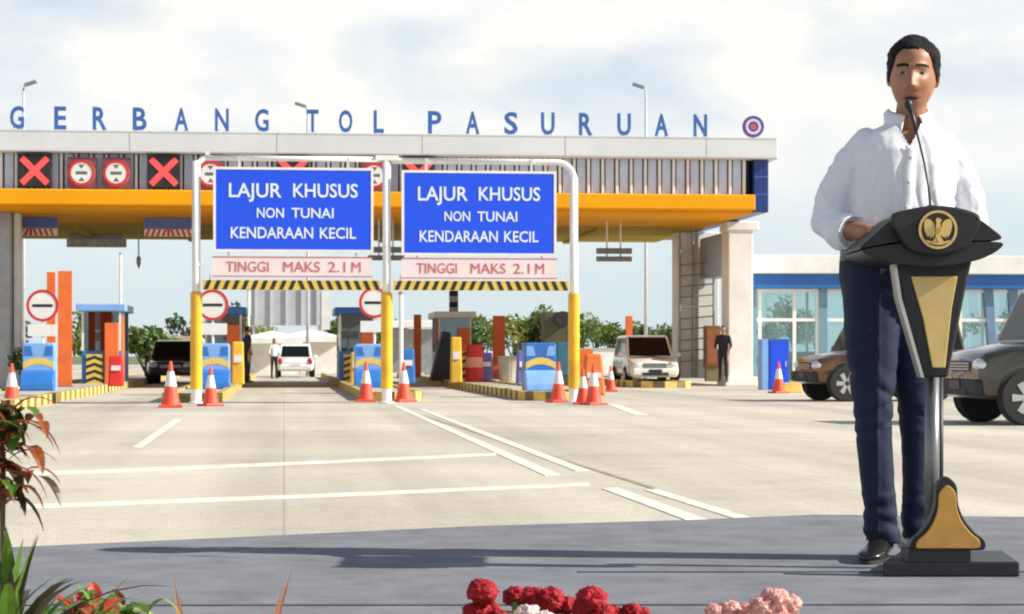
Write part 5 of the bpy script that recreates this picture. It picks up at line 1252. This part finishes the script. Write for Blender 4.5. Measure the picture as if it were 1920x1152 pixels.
celosia(905, 1108, 4.25, 0.027, 'tall red cockscomb, leftmost of the red flower row', M_celr, ((-0.012,-0.045,0.026),(0.030,-0.055,0.022),(0.012,-0.04,0.02)), 1)
celosia(965, 1120, 4.45, 0.022, 'small red cockscomb beside the leftmost tall red one', M_celr, ((0.030,0.0,0.02),), 2)
celosia(1030, 1125, 4.30, 0.030, 'broad red cockscomb in the middle of the red flower row', M_celr, ((-0.032,0.004,0.024),(0.034,-0.010,0.02)), 3)
celosia(1108, 1122, 4.2, 0.028, 'red cockscomb right of the middle of the red flower row', M_celr, ((0.024,-0.03,0.022),(-0.018,-0.026,0.018)), 4)
celosia(1185, 1147, 4.3, 0.018, 'lowest red cockscomb at the right end of the row', M_celr, ((-0.035,-0.004,0.016),(0.022,-0.006,0.014)), 5)
celosia(990, 1157, 4.1, 0.024, 'blush white bloom under the red cockscomb row', M_wht, ((0.03,-0.004,0.02),), 6, 'pale blooms at the front')
celosia(1452, 1127, 4.25, 0.028, 'pink cockscomb bloom, taller one near the podium base', M_celp, ((0.030,-0.008,0.022),(-0.028,-0.012,0.024),(0.004,-0.03,0.028)), 7, 'pale blooms at the front')
celosia(1368, 1142, 4.3, 0.020, 'low pink cockscomb bloom left of the taller pink one', M_celp, ((-0.034,-0.003,0.017),(0.032,-0.006,0.02)), 8, 'pale blooms at the front')
# croton at the left edge
def leafy(name, lb, px, Y, r_, z0, z1, n, ln, w, mts, cat='plant', droop=0.8, seed=1, e=( -0.2,0.9), cx=0.0, spread=0.03):
    rng = random.Random(seed); t = thing(name, lb, cat, (wx(px,Y), Y, 0)); pot(t, r_, 0.24)
    mb = MB(); mb.tube([(0,0,0.2),(0.005,0.01,(z0+z1)/2),(0,0,z1)], [0.012,0.010,0.005], 8); mb.build('stem', M_wood, t)
    mbs = [MB() for _ in mts]
    for m in mbs: m.fixn = False
    for k in range(n):
        a = k*2.399+rng.uniform(-0.3,0.3); zz = z0+(z1-z0)*rng.random()**0.8; ee = rng.uniform(*e); m = rng.randrange(len(mts))
        mbs[m].leaf((rng.gauss(0,spread),rng.gauss(0,spread),zz), (cos(a)*cos(ee), sin(a)*cos(ee), sin(ee)), (0,0,1), ln*rng.uniform(0.6,1.2), w*rng.uniform(0.7,1.2), droop)
    for m, mt in zip(mbs, mts): m.build('foliage', mt, t)
    return t
leafy('croton_plant', 'dark red and green croton plant at the left picture edge', -8, 3.6, 0.15, 0.69, 0.87, 130, 0.085, 0.011, [LR, LD, LR, LG], droop=1.0, seed=5, e=(-0.3,0.9))
leafy('strap_leaf_plant', 'green strap leaved plant in the bottom left corner', 10, 3.55, 0.14, 0.32, 0.44, 44, 0.30, 0.013, [LG, LG, LD], droop=0.55, seed=8, e=(0.75,1.5), spread=0.02)
leafy('bromeliad', 'red bracted flowering plant at bottom left', 152, 3.9, 0.12, 0.44, 0.50, 60, 0.055, 0.012, [LB, LB, LR, LG], droop=0.5, seed=9, e=(-0.1,1.3), cat='flower')
leafy('lime_shrub', 'lime green leafy plant beside the red bracts at bottom left', 240, 4.0, 0.12, 0.40, 0.475, 60, 0.06, 0.014, [LY, LG, LY], droop=0.5, seed=10, e=(-0.1,1.2), spread=0.035)
leafy('thin_leaf_plant', 'thin dark leaved plant leaning over the carpet at bottom left', 60, 3.7, 0.10, 0.34, 0.40, 9, 0.26, 0.006, [LG], droop=0.35, seed=21, e=(0.55,1.1))
def reed(px0, px1, py1, Y, lb, seed):
    t = thing('red_leaf_grass', lb, 'plant', (wx(px0,Y), Y, 0), 0, 'pinkish blades at the front'); pot(t, 0.09, 0.2)
    z1 = ZZ(py1, Y); dx = wx(px1,Y)-wx(px0,Y); mb = MB(); mb.fixn = False
    for k, (f, g) in enumerate(((1.0,1.0),(0.82,0.93),(0.5,0.86),(-0.3,0.84))):
        a = Vector((0.006*k,0.004*k,0.18)); b = Vector((dx*f, 0.01*k, z1*g)); mb.leaf(a, b-a, (0,-1,0.2), (b-a).length, 0.0075, 0.0, 8)
    mb.build('blade', LP, t)
reed(372, 326, 1082, 4.0, 'pinkish blade plant, single slanting blade left of the other', 1)
reed(440, 546, 1070, 4.0, 'pinkish blade plant with longer blades leaning right', 2)
